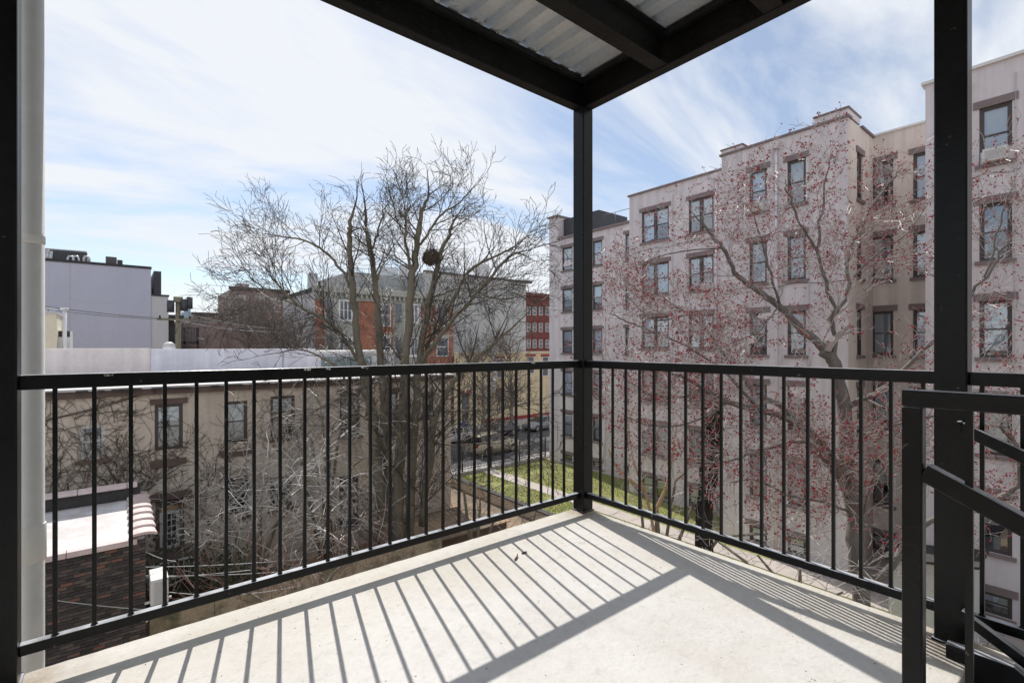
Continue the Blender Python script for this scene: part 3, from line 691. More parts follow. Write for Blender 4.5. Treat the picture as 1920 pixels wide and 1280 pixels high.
part('rooftop_unit', MB().box(XatY(219,YL+.8)+.03, XatY(230,YL+.8), YL+.8, YL+2.0, ztl+.25, ZatY(225,487,YL+.8)), M['dark_metal'], lav, bevel=.05)
# cream rooftop hut + dish + shed + pipe
hut = thing('rooftop_hut', (-3, 40, -1), 'small cream painted brick hut on the roofs, left behind the parapet', 'hut')
part('wall', MB().box(-12, XatY(106,40), 40, 44, -7.8, ZatY(90,588,40)), M['cream'], hut); part('wall_cap', MB().box(-12.1, XatY(106,40)+.06, 39.94, 44, ZatY(90,588,40), ZatY(90,585,40)), M['warmgrey'], hut)
sh = thing('rooftop_shed', (-1.7, 41.5, -1), 'white rooftop shed with dark louvre beside the cream hut', 'shed')
part('wall', MB().box(XatY(108,41), XatY(132,41), 41, 43, -7.8, ZatY(120,620,41)), M['white_paint'], sh); part('louvre', MB().box(XatY(108,41)+.05, XatY(131,41), 40.95, 40.997, ZatY(120,645,41)+.45, ZatY(120,628,41)+.25), M['shale'], sh)
single('vent_pipe', MB().tube([(XatY(121,40.5),40.5,-3),(XatY(121,40.5),40.5,ZatY(121,580,40.5))], .1, 10).tube([(XatY(121,40.5),40.5,ZatY(121,581,40.5)),(XatY(121,40.5),40.5,ZatY(121,577,40.5))], .2, 10), M['white_paint'], (XatY(121,40.5),40.5,-1), 'tall white vent pipe with cap in front of the lavender wall', 'vent pipe', smooth=True)
dish = thing('satellite_dish', tuple(P(88,590,39)), 'grey satellite dish tilted on top of the cream hut', 'satellite dish')
g = MB(); c = P(90,579,39)
prev = None
for i in range(5):
    rr_ = .62*i/4; row = []
    for j in range(18):
        a = 2*math.pi*j/18; row.append(c + Vector((math.cos(a)*rr_, -.25*(rr_*rr_)*2+math.sin(a)*rr_*.35, math.sin(a)*rr_*.42-.1*rr_)))
    if prev:
        for j in range(18): g.quad(prev[j], prev[(j+1)%18], row[(j+1)%18], row[j])
    prev = row
part('reflector', g, M['duct'], dish, True); part('mast', MB().tube([P(86,592,39), c], .04, 6), M['cable'], dish); part('feed_arm', MB().tube([c+Vector((0,0,-.2)), c+Vector((.1,-.7,-.05))], .025, 5), M['cable'], dish)
single('roof_vent', MB().cyl((XatY(317,36),36), .32, .6, ZatY(317,645,36)-.05, 12).cyl((XatY(317,36),36), .38, ZatY(317,645,36)-.05, ZatY(317,641,36), 12, .12), M['white_paint'], (XatY(317,36),36,.6), 'small round white roof vent on the parapet right of the lavender block', 'roof vent', smooth=True)
# steel balcony stack right of the lavender block
bs = thing('balcony_tower', (5, 60, GZ), 'dark steel balconies with glass rails beside the utility pole', 'balcony'); Yb = 62
x0, x1 = XatY(319,Yb), XatY(372,Yb)
g = MB(); zb_ = ZatY(345,640,Yb); zt_ = ZatY(345,615,Yb)
part('wall', MB().box(x0-1, XatY(330,Yb), Yb+2, Yb+6, GZ, ZatY(320,588,Yb)), M['frame_dark'], bs)
part('roof', MB().box(x0-1, x0+1.2, Yb, Yb+6, ZatY(320,596,Yb), ZatY(320,590,Yb)), M['dark_metal'], bs)
for z in (zb_, ZatY(345,675,Yb)): part('balcony_slab', MB().box(x0, x1, Yb, Yb+3, z-.25, z), M['dark_metal'], bs)
for px in (320,346,371): part('post', MB().box(XatY(px,Yb)-.1, XatY(px,Yb)+.1, Yb, Yb+.15, GZ, zt_+.1), M['dark_metal'], bs)
part('handrail', MB().box(x0, x1, Yb-.05, Yb, zt_, zt_+.08), M['dark_metal'], bs)
for k in range(18): x = x0+(x1-x0)*(k+.5)/18; part('baluster', MB().box(x-.025,x+.025,Yb-.04,Yb,zb_,zt_), M['dark_metal'], bs)
part('wall', MB().box(x0+.5, x1+6, Yb+3.5, Yb+9, GZ, ZatY(345,603,Yb+3.5)), M['brown_brick'], bs)
# brown brick buildings with chimney
for (pl, pr, ptop, Y, m, lab, chim) in ((362,432,592,76,'brown_brick','low brown brick rowhouse behind hazy bare trees, right of the utility pole',None), (432,540,546,70,'brown_brick','tall brown brick building with a square chimney behind bare trees',455), (100,362,640,110,'brown_brick','long distant brick row just above the white parapet',None)):
    xa, xb = XatY(pl,Y), XatY(pr,Y); z1 = ZatY((pl+pr)/2, ptop, Y)
    b = thing('brick_building', ((xa+xb)/2, Y, GZ), lab, 'building'); part('wall', MB().box(xa,xb,Y,Y+10,GZ,z1), M[m], b); part('cornice', MB().box(xa-.2,xb+.2,Y-.3,Y+.1,z1,z1+.4), M['frame_dark'], b)
    if chim: part('chimney', MB().box(XatY(448,Y),XatY(470,Y),Y+1,Y+3,z1,ZatY(458,530,Y)), M[m], b)
    nw = max(3, int((xb-xa)/3.2))
    for i in range(nw):
        for j in range(2 if z1 < 6 else 4): plain_win(b, 'y', Y, xa+(xb-xa)*(i+.5)/nw, z1-2.6-3.1*j, 1.1, 1.7, M['greywall'], M['white_paint'], M['far_pane'])
tw_ = thing('distant_tower', (40, 700, GZ), 'pale haze-blue tower far away on the skyline beside the utility pole', 'building')
tp = P(352,586,900); M['bluefar'] = mat('far_blue_haze', (.30,.42,.52), .5, .05, .02)  # distance haze put into the tower's even blue colour
part('shaft', MB().box(tp.x-9, tp.x+9, tp.y, tp.y+18, GZ, tp.z), M['bluefar'], tw_); part('crown', MB().box(tp.x-5, tp.x+5, tp.y+4, tp.y+14, tp.z, tp.z+8), M['bluefar'], tw_)
# red brick building with grey bays
BX0, BX1 = 14.0, XatY(850,46); zc_ = 6.6
rb = thing('brick_house', (21, 46, GZ), 'orange brick house with grey two storey bay windows and cornice behind the bare tree', 'house')
part('wall', MB().box(BX0, BX1, 46, 58, GZ, zc_-.4), M['orange_brick'], rb); part('side_wall', MB().box(BX0-.05, BX0-.002, 46.02, 57, GZ, zc_-.2), M['warmgrey'], rb)
for k in range(3):
    w = (BX1-BX0)/3; part('cornice', MB().box(BX0-.2+w*k, BX0-.2+w*(k+1)-.02+(.2 if k==2 else 0), 45.4, 46.3, zc_-.45, zc_+.15), M['bay'], rb, bevel=.06)
part('cornice_frieze', MB().box(BX0-.1, BX1+.1, 45.8, 45.995, zc_-1.05, zc_-.45), M['bay'], rb)
g = MB()
for k in range(30): x = BX0+(BX1-BX0)*(k+.5)/30; g.box(x-.08,x+.08,45.5,45.79,zc_-.85,zc_-.455)
part('cornice_bracket', g, M['bay'], rb, kind='stuff')
part('roof', MB().box(BX0-.1, BX1, 46.4, 58, zc_-.4, zc_), M['shale'], rb)
part('chimney', MB().box(BX0-.1, BX0+.5, 47, 48, zc_, zc_+1.4), M['warmgrey'], rb)
def bay(pl, pr):
    xa, xb = XatY(pl,45.4), XatY(pr,45.4); poly = [(xa,46),(xa+.75,45.1),(xb-.75,45.1),(xb,46)]
    g = MB(); n0 = len(g.v)
    z0, z1 = ZatY(700,760,45.4), zc_-1.05
    for z in (z0, z1):
        for x, y in poly: g.v.append((x,y,z))
    g.f += [(0,3,2,1),(4,5,6,7)] + [(i,(i+1)%4,4+(i+1)%4,4+i) for i in range(4)]
    b = part('bay', g, M['bay'], rb)
    for ptop, pbot in ((566,602),(632,668),(695,735)):
        za, zb2 = ZatY(700,pbot,45.1), ZatY(700,ptop,45.1)
        gg = MB().box(xa+1.0, xb-1.0, 45.05, 45.09, za, zb2); gg.box(xa+.9, xb-.9, 45.0, 45.07, za-.12, za)
        wq = part('window', gg, M['white_paint'], b)
        wq.name = 'window'
        n = 3; ww = (xb-xa-2.2)/n
        g2 = MB()
        for i in range(n): g2.box(xa+1.1+ww*i+.06, xa+1.1+ww*(i+1)-.06, 45.02, 45.045, za+.1, (za+zb2)/2-.03); g2.box(xa+1.1+ww*i+.06, xa+1.1+ww*(i+1)-.06, 45.02, 45.045, (za+zb2)/2+.03, zb2-.1)
        part('pane', g2, M['far_pane'], b)
        for s in (0,1):                           # canted side panes
            p, q = (Vector(poly[0]+(0,)), Vector(poly[1]+(0,))) if s == 0 else (Vector(poly[2]+(0,)), Vector(poly[3]+(0,)))
            d = q-p; nn = Vector((d.y,-d.x,0)).normalized()*.03; a = p+d*.25+nn; c_ = p+d*.8+nn
            part('pane', MB().quad((a.x,a.y,za),(c_.x,c_.y,za),(c_.x,c_.y,zb2),(a.x,a.y,zb2)), M['far_pane'], b)
bay(612, 678); bay(742, 798)
for px in (719, 829):
    for ptop, pbot in ((570,612),(632,668),(700,735)):
        za, zb2 = ZatY(px,pbot,46), ZatY(px,ptop,46); plain_win(rb, 'y', 45.93, XatY(px,46), za, 1.5, zb2-za, M['bay'], M['white_paint'], M['far_pane'])
# grey blank building behind
YG = 52.5; gb = thing('grey_building', (36, YG, GZ), 'blank grey rendered side wall rising behind the yellow building', 'building')
xa, xb = XatY(690,YG), XatY(986,YG); zg = ZatY(900,521,YG)
part('wall', MB().box(max(xa,BX1-9), xb, YG+6 if False else 58.2, 70, GZ, ZatY(720,515,58.2)), M['greywall'], gb)
part('wall', MB().box(BX1+.05, xb, YG, 58, GZ, zg), M['greywall'], gb); part('cornice', MB().box(BX1, xb+.5, YG-.15, YG+.4, zg, zg+.25), M['frame_dark'], gb); part('cornice', MB().box(xb-.5, xb+.7, YG-.6, YG-.16, zg-.1, zg+.27), M['frame_dark'], gb)
g = MB()
for px in (872, 962): x = XatY(px,YG); g.box(x-.03,x+.03,YG-.012,YG,GZ,zg)
part('wall_joint', g, M['frame_dark'], gb)
for k, (px, w) in enumerate(((715,2.5),(760,1.6),(830,2.0),(905,1.2))):
    x = XatY(px,62); part('rooftop_box', MB().box(x,x+w,62,64,ZatY(720,515,58.2),ZatY(px,507-k%2*5,62)+.6), M['warmgrey'] if k%2 else M['duct'], gb)
# far red brick row
YR = 76; fr = thing('brick_rowhouse', (55, YR, GZ), 'far dark red brick rowhouse seen between the grey wall and the pink block', 'house')
xa, xb = XatY(975,YR), XatY(1050,YR); zr = ZatY(1005,556,YR)
part('wall', MB().box(xa,xb,YR,YR+12,GZ,zr), M['red_brick'], fr); part('cornice', MB().box(xa-.3,xb+.3,YR-.6,YR+.2,zr,zr+.7), M['red_brick'], fr, bevel=.05)
for px in (991,1002,1013.5,1026):
    for (a, b_) in ((575,591),(605,622),(636,652)): plain_win(fr, 'y', YR-.05, XatY(px,YR), ZatY(px,b_,YR), 1.0, ZatY(px,a,YR)-ZatY(px,b_,YR), M['red_brick'], M['white_paint'], M['far_pane'])
# yellow building
YY = 45.5; yb_ = thing('yellow_building', (36, YY, GZ), 'pale yellow two storey rendered building on the far side of the street', 'building')
xa, xb = XatY(851,YY)+.02, 60; zy = .35
hs = []
for (pl, pr, pt_, pb_) in ((866,881,738,797),):
    hs.append((XatY(pl,YY), XatY(pr,YY), GZ+.13, ZatY(873,pt_,YY)))
part('wall', wall_mb('y', YY, xa, xb, GZ, zy, hs, .4), M['yellow'], yb_); part('wall_cap', MB().box(xa, xb, YY-.12, YY+.3, zy, zy+.18), M['cream'], yb_)
part('roof', MB().box(xa, xb, YY+.31, 52.3, zy-.3, zy), M['white_roof'], yb_)
h = hs[0]; dd = part('door', MB().box(h[0],h[1],YY+.3,YY+.38,h[2],h[3]), M['frame_dark'], yb_); part('door_panel', MB().box(h[0]+.15,h[1]-.15,YY+.26,YY+.299,h[2]+1.4,h[3]-.3), M['far_pane'], dd)
part('door_surround', MB().box(h[0]-.2,h[1]+.2,YY-.1,YY-.002,h[3],h[3]+.35), M['red_trim'], yb_)
part('base_trim', MB().box(XatY(905,YY), 60, YY-.05, YY-.002, GZ+.13, GZ+.55), M['red_trim'], yb_)
for (px, pt_, pb_, w) in ((937,672,708,1.1),(995,668,700,1.1),(1022,668,705,1.1)):
    plain_win(yb_, 'y', YY-.05, XatY(px,YY), ZatY(px,pb_,YY), w, ZatY(px,pt_,YY)-ZatY(px,pb_,YY), M['red_trim'], M['white_paint'], M['far_pane'])
part('gas_pipe', MB().box(XatY(925,YY)-.22, XatY(925,YY)+.22, YY-.2, YY-.003, ZatY(925,735,YY), zy), M['white_paint'], yb_)
part('red_wall_box', MB().box(XatY(935,YY)-.45, XatY(935,YY)+.45, YY-.6, YY-.003, ZatY(935,735,YY), ZatY(935,728,YY)), M['red_trim'], yb_)  # plain red box on the wall, gives no light
part('wall_bracket', MB().box(XatY(935,YY)-.35, XatY(935,YY)+.35, YY-.45, YY-.004, ZatY(935,748,YY), ZatY(935,737,YY)), M['dark_metal'], yb_)
# red/white row behind street corner (brick base left of yellow)
# utility pole + wires
pole = thing('utility_pole', (P(334,640,42).x, P(334,640,42).y, GZ), 'weathered wooden utility pole with a transformer cluster beside the dark balconies', 'utility pole')
q = P(334,640,42); zt_ = P(334,560,42).z
part('pole', MB().tube([(q.x,q.y,GZ),(q.x,q.y,zt_)], [.24,.19], 10), M['wood'], pole, True)
part('pole_cap', MB().box(q.x-.32,q.x+.32,q.y-.3,q.y+.3,zt_-.3,zt_+.15), M['wood'], pole)
for dx, r, zz in ((.42,.27,-.55),(.80,.23,-.35),(-.55,.27,-.7)):
    part('transformer', MB().cyl((q.x+dx,q.y-.3), r, zt_+zz-.5, zt_+zz+.5, 12), M['dark_metal'], pole, True)
part('crossarm', MB().box(q.x-1.5,q.x+1.8,q.y-.4,q.y-.28,zt_-1.9,zt_-1.75), M['wood'], pole)
for k in range(5): part('insulator', MB().cyl((q.x-1.3+k*.7,q.y-.34), .07, zt_-1.75, zt_-1.5, 8), M['shale'], pole)
def wire(pts, r, lab, m='cable', group=None, sag=.3):
    out = []
    for i in range(len(pts)-1):
        a, b = Vector(pts[i]), Vector(pts[i+1])
        for k in range(9 if i == len(pts)-2 else 8):
            t = k/8; out.append(a.lerp(b,t) - Vector((0,0,sag*4*t*(1-t))))
    return single('overhead_wire', MB().tube(out, r, 4), M[m], tuple(out[0]), lab, 'wire', group)
grp = 'overhead wires at the utility pole'
wire([P(40,568,33), P(330,598,42), P(530,618,52)], .028, 'thick dark overhead wire crossing in front of the lavender wall to the pole', 'cable_dark', grp, .15)
wire([P(40,574,33), P(330,600,42)], .022, 'lower dark wire running just under the thick one to the pole', 'cable_dark', grp, .15)
wire([P(40,551,33), P(330,572,42)], .018, 'highest pale wire crossing the lavender wall left of the pole', 'cable', grp, .15)
wire([P(334,583,42), P(600,618,44)], .022, 'upper pale wire from the pole to the bare tree', 'cable', grp, .5)
wire([P(334,600,42), P(540,622,43), P(640,630,43)], .03, 'lower pale wire from the pole passing over the brown houses', 'cable', grp, .3)

# ================================================================== GARDEN FENCE, WALLS, CARS
def fence(p, q, lab, n_post, gap=.125, kerb=True):
    p, q = Vector(p), Vector(q); L = (q-p).length; d = (q-p)/L; z0 = GZ
    f = thing('iron_fence', (p.x, p.y, GZ), lab, 'fence')
    if kerb:
        side = Vector((-d.y, d.x, 0))*.09; g = MB()
        a, b = p-side, q-side; c, e = q+side, p+side
        n = len(g.v)
        for z in (GZ, GZ+.22):
            for v in (a,b,c,e): g.v.append((v.x,v.y,z))
        g.f += [(0,3,2,1),(4,5,6,7)]+[(i,(i+1)%4,4+(i+1)%4,4+i) for i in range(4)]
        part('kerb', g, M['sidewalk'], f)
    for z in (.42, 1.15, 1.32): part('rail', MB().bar(p+Vector((0,0,z)), q+Vector((0,0,z)), .035, .035), M['fence'], f)
    n = int(L/gap); me = MB().box(-.011,.011,-.011,.011,.22,1.5).mesh('picket', M['fence'])
    mp_ = MB().box(-.04,.04,-.04,.04,.1,1.62).box(-.055,.055,-.055,.055,1.62,1.68).mesh('post', M['fence'])
    for i in range(n+1): link('picket', me, f, d*(i*gap))
    for i in range(n_post+1): link('post', mp_, f, d*(L*i/n_post))
    return f
fence((13.9,28.55,GZ), (21.0,28.55,GZ), 'black iron picket fence between the lawn and the pavement, left of the gate post', 3)
fence((21.12,28.55,GZ), (26.5,28.55,GZ), 'black iron picket fence running up to the pink building corner', 2)
# low wall along the lawn's left edge
w = thing('garden_wall', (16.8, 20, GZ), 'low dark topped garden wall along the left edge of the lawn', 'wall')
y0 = 4
while y0 < 28.3:
    y1 = min(y0+1.6, 28.4); part('wall_block', MB().box(16.62,16.86,y0+.006,y1-.006,GZ,GZ+.55+random.uniform(-.01,.01)), M['tan'], w); part('coping', MB().box(16.56,16.92,y0+.01,y1-.01,GZ+.555,GZ+.62), M['shale'], w); y0 = y1
w = thing('yard_wall', (6, 16.2, GZ), 'mossy tan garden wall with green stains under the shrubs', 'wall')
x0 = XatY(280,16.2)
while x0 < 9:
    x1 = x0+1.5; part('wall_block', MB().box(x0+.006,x1-.006,16.2,16.42,GZ,GZ+1.9+random.uniform(-.02,.02)), M['moss'], w); x0 = x1
g = MB(); rr = random.Random(23)
for k in range(1500):
    y = rr.uniform(10,28.2); x = rr.choice((rr.uniform(16.95,20.1), rr.uniform(21.2,26))); s_ = rr.uniform(.02,.05); a = rr.uniform(0,6.28); c, e = math.cos(a)*s_, math.sin(a)*s_; z = GZ+.03+rr.uniform(0,.03); n = len(g.v)
    g.v += [(x-c,y-e,z),(x+e*.6,y-c*.6,z+.01),(x+c,y+e,z+.005),(x-e*.6,y+c*.6,z)]; g.f.append((n,n+1,n+2,n+3))
o = link('leaf_litter', g.mesh('leaf_litter', M['tan_trim'])); tag(o, 'scattered brown dead leaves lying over the lawn', 'leaves', kind='stuff')
# plywood shed roof / brown lean-to in the yard
w = thing('garden_shed', (11, 17, GZ), 'low brown plank roofed shed in the yard below the bare tree', 'shed')
part('wall', MB().box(9.9,13.9,17.6,20.4,GZ,GZ+.95), M['tan_trim'], w)
for k in range(8): part('roof_plank', MB().prism([(9.7+.54*k,GZ+.95),(9.7+.54*(k+1)-.02,GZ+.95),(9.7+.54*(k+1)-.02,GZ+1.0),(9.7+.54*k,GZ+1.0)], 17.4, 20.6, 'y'), M['dirt'], w)

M['glass_car'] = mat('car_glass', (.012,.014,.017), .05, .1, 1, spec=.9)
M['tyre'] = mat('tyre', (.018,.018,.018), .85, .2); M['rim'] = mat('wheel_rim', (.45,.45,.46), .35, .1, metal=.8)
def paint(n, c, r=.25): return mat('car_paint_'+n, c, r, .05, .5, coat=.6)
M['lamp_r'] = mat('tail_lamp', (.35,.02,.02), .2, .1); M['lamp_w'] = mat('head_lamp', (.7,.7,.68), .12, .1)
CARC = {}
def car(kind, colour, loc, rz, label):
    suv = kind == 'suv'
    Lc, W, Hh = (4.7,1.88,1.72) if suv else (4.6,1.80,1.44)
    t = thing('parked_car', loc, label, 'car', 'cars parked in the street', rz)
    key = (kind, colour.name)
    if key not in CARC:
        # stations along x: (x, z_low, z_belt, halfwidth at sill, halfwidth at belt)
        st = [(-.5,.42,.66,.80,.74),(-.485,.32,.82,.92,.88),(-.42,.24,.92,.98,.94),(-.30,.22,.96,1,.97),(0,.22,.96,1,.98),(.18,.22,.95,1,.97),(.24,.22,.93,1,.95),(.36,.23,.87,.99,.92),(.45,.26,.78,.95,.86),(.49,.34,.68,.86,.78),(.5,.42,.6,.78,.72)]
        zs = Hh/1.44
        bd = MB(); rings = []
        for (x, zl, zb, wl, wb) in st:
            hw = W/2; zb *= zs*(.98 if suv else 1); zm = (zl+zb)*.5
            rings.append([(x*Lc,-hw*wl*.9,zl),(x*Lc,-hw*wl,zl+.08),(x*Lc,-hw*wl*1.0,zm),(x*Lc,-hw*wb,zb-.05),(x*Lc,-hw*wb*.92,zb),(x*Lc,0,zb+.03),(x*Lc,hw*wb*.92,zb),(x*Lc,hw*wb,zb-.05),(x*Lc,hw*wl,zm),(x*Lc,hw*wl,zl+.08),(x*Lc,hw*wl*.9,zl)])
        for a, b in zip(rings, rings[1:]):
            n = len(bd.v); bd.v += a+b; k = len(a)
            for j in range(k-1): bd.f.append((n+j, n+k+j, n+k+j+1, n+j+1))
            bd.f.append((n+k-1,n+2*k-1,n+k,n))
        for r_ in (rings[0], rings[-1]): n = len(bd.v); bd.v += r_; bd.f.append(tuple(range(n,n+len(r_))))
        belt = .94*zs*(.98 if suv else 1)
        xs = [(-.485,belt-.05,.80),(-.43,Hh-.08,.72),(-.36,Hh-.01,.70),(0.0,Hh,.70),(.07,Hh-.03,.70),(.235,belt-.02,.82)] if suv else [(-.43,belt-.03,.78),(-.27,Hh-.06,.66),(-.20,Hh-.01,.64),(0,Hh,.66),(.06,Hh-.03,.66),(.26,belt-.03,.80)]
        gl = MB(); ro = MB()
        for (xa_,za,wa),(xb_,zb2,wb) in zip(xs, xs[1:]):
            tgt = ro if min(za,zb2) > Hh-.1 else gl
            a = W/2*wa; b = W/2*wb
            tgt.quad((xa_*Lc,-a,za),(xb_*Lc,-b,zb2),(xb_*Lc,b,zb2),(xa_*Lc,a,za))
            for s in (-1,1):
                ba = W/2*.86*s; gl.quad((xa_*Lc,s*a,za),(xb_*Lc,s*b,zb2),(xb_*Lc,ba,belt-.04),(xa_*Lc,ba,belt-.04))
        pil = MB()
        for s in (-1,1):
            for fx in ((-.30,-.28),(-.055,-.035),(.13,.145)) if suv else ((-.225,-.205),(-.035,-.015),(.12,.135)):
                zt = Hh-.03 if fx[0] < .1 else Hh-.16
                pil.quad((fx[0]*Lc,s*(W/2*.865+.006),belt-.04),(fx[1]*Lc,s*(W/2*.865+.006),belt-.04),(fx[1]*Lc,s*(W/2*.69+.012),zt),(fx[0]*Lc,s*(W/2*.69+.012),zt))
            e = [(x*Lc, s*(W/2*w_+.008), z) for x,z,w_ in xs]
            pil.tube([Vector(p) for p in e], .03, 4)
        wh = MB().tube([(0,-.11,0),(0,.11,0)], .33*(1.08 if suv else 1), 18); rm = MB().tube([(0,-.118,0),(0,.118,0)], .21, 10)
        hub = MB().tube([(0,-.125,0),(0,.125,0)], .05, 8)
        dk = MB()
        for s in (-1,1):
            for x in (-.17,.02): dk.box(x*Lc-.006,x*Lc+.006,s*W/2-.004 if s>0 else -W/2-.001, s*W/2+.001 if s>0 else -W/2+.004,.3,belt-.1)
        CARC[key] = dict(body=bd.mesh('body', colour, smooth=True), glass=gl.mesh('windows', M['glass_car']), roof=ro.mesh('roof', colour), pillar=pil.mesh('window_frame', colour if not suv else M['black']),
            wheel=wh.mesh('wheel', M['tyre'], smooth=False), rim=rm.mesh('rim', M['rim']), hub=hub.mesh('hub', M['tyre']), seam=dk.mesh('door_seam', M['tyre']),
            hl=MB().box(-.10,.02,-.17,.17,-.06,.07).mesh('headlight', M['lamp_w']), tl=MB().box(-.02,.10,-.14,.14,-.09,.09).mesh('taillight', M['lamp_r']), mir=MB().box(-.06,.06,-.11,.11,-.06,.06).mesh('wing_mirror', colour),
            bump=MB().box(-.02,.02,-.6,.6,-.07,.07).mesh('grille', M['tyre']), arch=None)
    c = CARC[key]
    link('body', c['body'], t); link('windows', c['glass'], t); link('roof', c['roof'], t); link('window_frame', c['pillar'], t); link('door_seam', c['seam'], t)
    for x in (-.30, .31):
        for s in (-1,1):
            o = link('wheel', c['wheel'], t, (x*Lc, s*(W/2-.09), .335*(1.08 if suv else 1))); link('rim', c['rim'], o); link('hub', c['hub'], o)
    for s in (-1,1):
        link('headlight', c['hl'], t, (.478*Lc, s*W*.33, .66*Hh/1.44)); link('taillight', c['tl'], t, (-.492*Lc, s*W*.36, .74*Hh/1.44)); link('wing_mirror', c['mir'], t, (.17*Lc, s*(W/2+.08), belt_z(Hh)))
    link('grille', c['bump'], t, (.495*Lc, 0, .5))
    return t
def belt_z(Hh): return .72*Hh
GR = GZ+.004
car('suv', paint('champagne',(.42,.37,.27)), (24.6,33.0,GR), R(4), 'champagne coloured estate car in the near lane seen through the iron fence')
car('sedan', paint('white',(.62,.61,.58)), (24.0,38.8,GR), R(180), 'white car with its bonnet behind the tree trunk, parked at the far kerb')
car('sedan', paint('black',(.02,.02,.024)), (29.6,38.9,GR), R(180), 'black saloon parked in front of the yellow building')
car('sedan', paint('grey',(.20,.215,.235)), (35.6,38.9,GR), R(180), 'bluish grey saloon parked closest to the pink building')
car('sedan', paint('dark red',(.10,.02,.02)), (18.3,38.9,GR), R(180), 'dark red saloon parked mostly hidden behind the tan house corner')
# shed and storage box by the pink building
sd_ = thing('garden_shed', (20.2,3.4,GZ), 'small pale shed with a dark sloping roof at the foot of the budding tree', 'shed')
part('wall', MB().prism([(2.6,GZ),(4.6,GZ),(4.6,GZ+2.1),(2.6,GZ+2.5)], 19.4, 21.0, 'x'), M['warmgrey'], sd_)
part('roof', MB().prism([(2.45,GZ+2.54),(4.75,GZ+2.08),(4.75,GZ+2.16),(2.45,GZ+2.62)], 19.25, 21.1, 'x'), M['shale'], sd_, bevel=.01)
for k in range(5): part('wall_board', MB().box(19.375,19.395,2.65+.39*k,2.65+.39*k+.37,GZ+.05,GZ+2.0), M['warmgrey'], sd_)
sb_ = thing('storage_box', (20.4,.2,GZ), 'dark lidded storage box with a pale rim against the pink wall', 'box')
part('body', MB().box(19.9,20.9,-.5,.9,GZ,GZ+1.3), M['warmgrey'], sb_, bevel=.02); part('rim', MB().box(19.84,20.96,-.56,.96,GZ+1.3,GZ+1.38), M['white_paint'], sb_, bevel=.01); part('lid', MB().box(19.86,20.94,-.54,.94,GZ+1.382,GZ+1.6), M['dark_metal'], sb_, bevel=.04)
bin_ = thing('rubbish_bin', (XatY(868,42),42,GZ+.13), 'blue rubbish bin on the far pavement by the yellow building door', 'bin')
bx = XatY(868,42); M['bluebin'] = mat('blue_plastic', (.03,.06,.22), .5)
part('body', MB().prism([(bx-.3,GZ+.15),(bx+.3,GZ+.15),(bx+.36,GZ+1.05),(bx-.36,GZ+1.05)],41.7,42.3), M['bluebin'], bin_); part('lid', MB().box(bx-.4,bx+.4,41.6,42.4,GZ+1.055,GZ+1.12), M['bluebin'], bin_)

# ---- air conditioners
def aircon(axis, c, a, z, lab, w=.56, h=.38, out=.30):
    loc = (a, c, z) if axis == 'y' else (c, a, z)
    t = thing('air_conditioner', loc, lab, 'air conditioner', None, 0 if axis == 'y' else -math.pi/2)
    link('casing', MB().box(-w/2,w/2,-out,.1,0,h).mesh('casing', M['ac']), t)
    g = MB()
    for k in range(7): g.box(-w/2+.05,w/2-.05,-out-.012,-out,.05+k*(h-.1)/7,.05+k*(h-.1)/7+.022)
    link('grille', g.mesh('grille', M['warmgrey']), t); g = MB()
    g.box(-w/2-.085,-w/2-.002,.03,.048,0,h); g.box(w/2+.002,w/2+.085,.03,.048,0,h); link('side_panel', g.mesh('side_panel', M['white_paint']), t)
    return t
aircon('x', 22.0, YatX(1421,22), rows[0]-1.84, 'white window air conditioner in the top floor window left of the downspout')
aircon('x', 22.0, YatX(1868,22), rows[0]-1.84, 'white window air conditioner in the top window right of the large steel column', .58, .40)
aircon('x', 24.5, YatX(1325,24.5), rows[1]+.2-1.84, 'white window air conditioner in the second row double window behind the budding twigs')
0 and aircon('x', 22.0, YatX(1872,22), rows[2]-1.84, 'white window air conditioner low behind twigs at the right edge', .9, .5)
ac = thing('condenser_unit', (OX+.4, 15.6, -5.2), 'white air conditioning condenser bracketed to the corner of the sooty brick extension', 'air conditioner')
part('casing', MB().box(OX+.05,OX+.42,14.95,15.75,-5.25,-4.62), M['ac'], ac, bevel=.02)
g = MB()
for k in range(10): g.box(OX+.12,OX+.36,14.93,14.948,-5.2+k*.055,-5.175+k*.055)
part('grille', g, M['warmgrey'], ac); part('bracket', MB().bar((OX-.05,15.3,-5.28),(OX+.5,15.3,-5.28),.04,.05).bar((OX-.02,15.3,-5.75),(OX+.45,15.3,-5.3),.03,.03), M['white_paint'], ac)
grp = 'pale cables strung across the yard'
for k, (pa, da, pb, db, ss, lab) in enumerate((((60,1060),12,(560,1048),15,.12,'upper pale cable crossing the yard behind the left balusters'), ((60,1071),12,(640,1060),15,.2,'bright pale cable crossing just under the upper one'), ((60,1081),12,(470,1068),14,.12,'sagging pale cable crossing in front of the sooty bricks'), ((60,1118),11,(270,1142),12,.03,'single pale cable slanting across the lower brickwork'), ((270,1032),12.5,(330,1052),13,.05,'short pale cable from the brick corner'), ((276,1104),12.5,(560,1098),14,.2,'pale cable running from the condenser into the shrubs'))):
    wire([P(*pa,da), P(*pb,db)], .011, lab, 'cable', grp, ss)

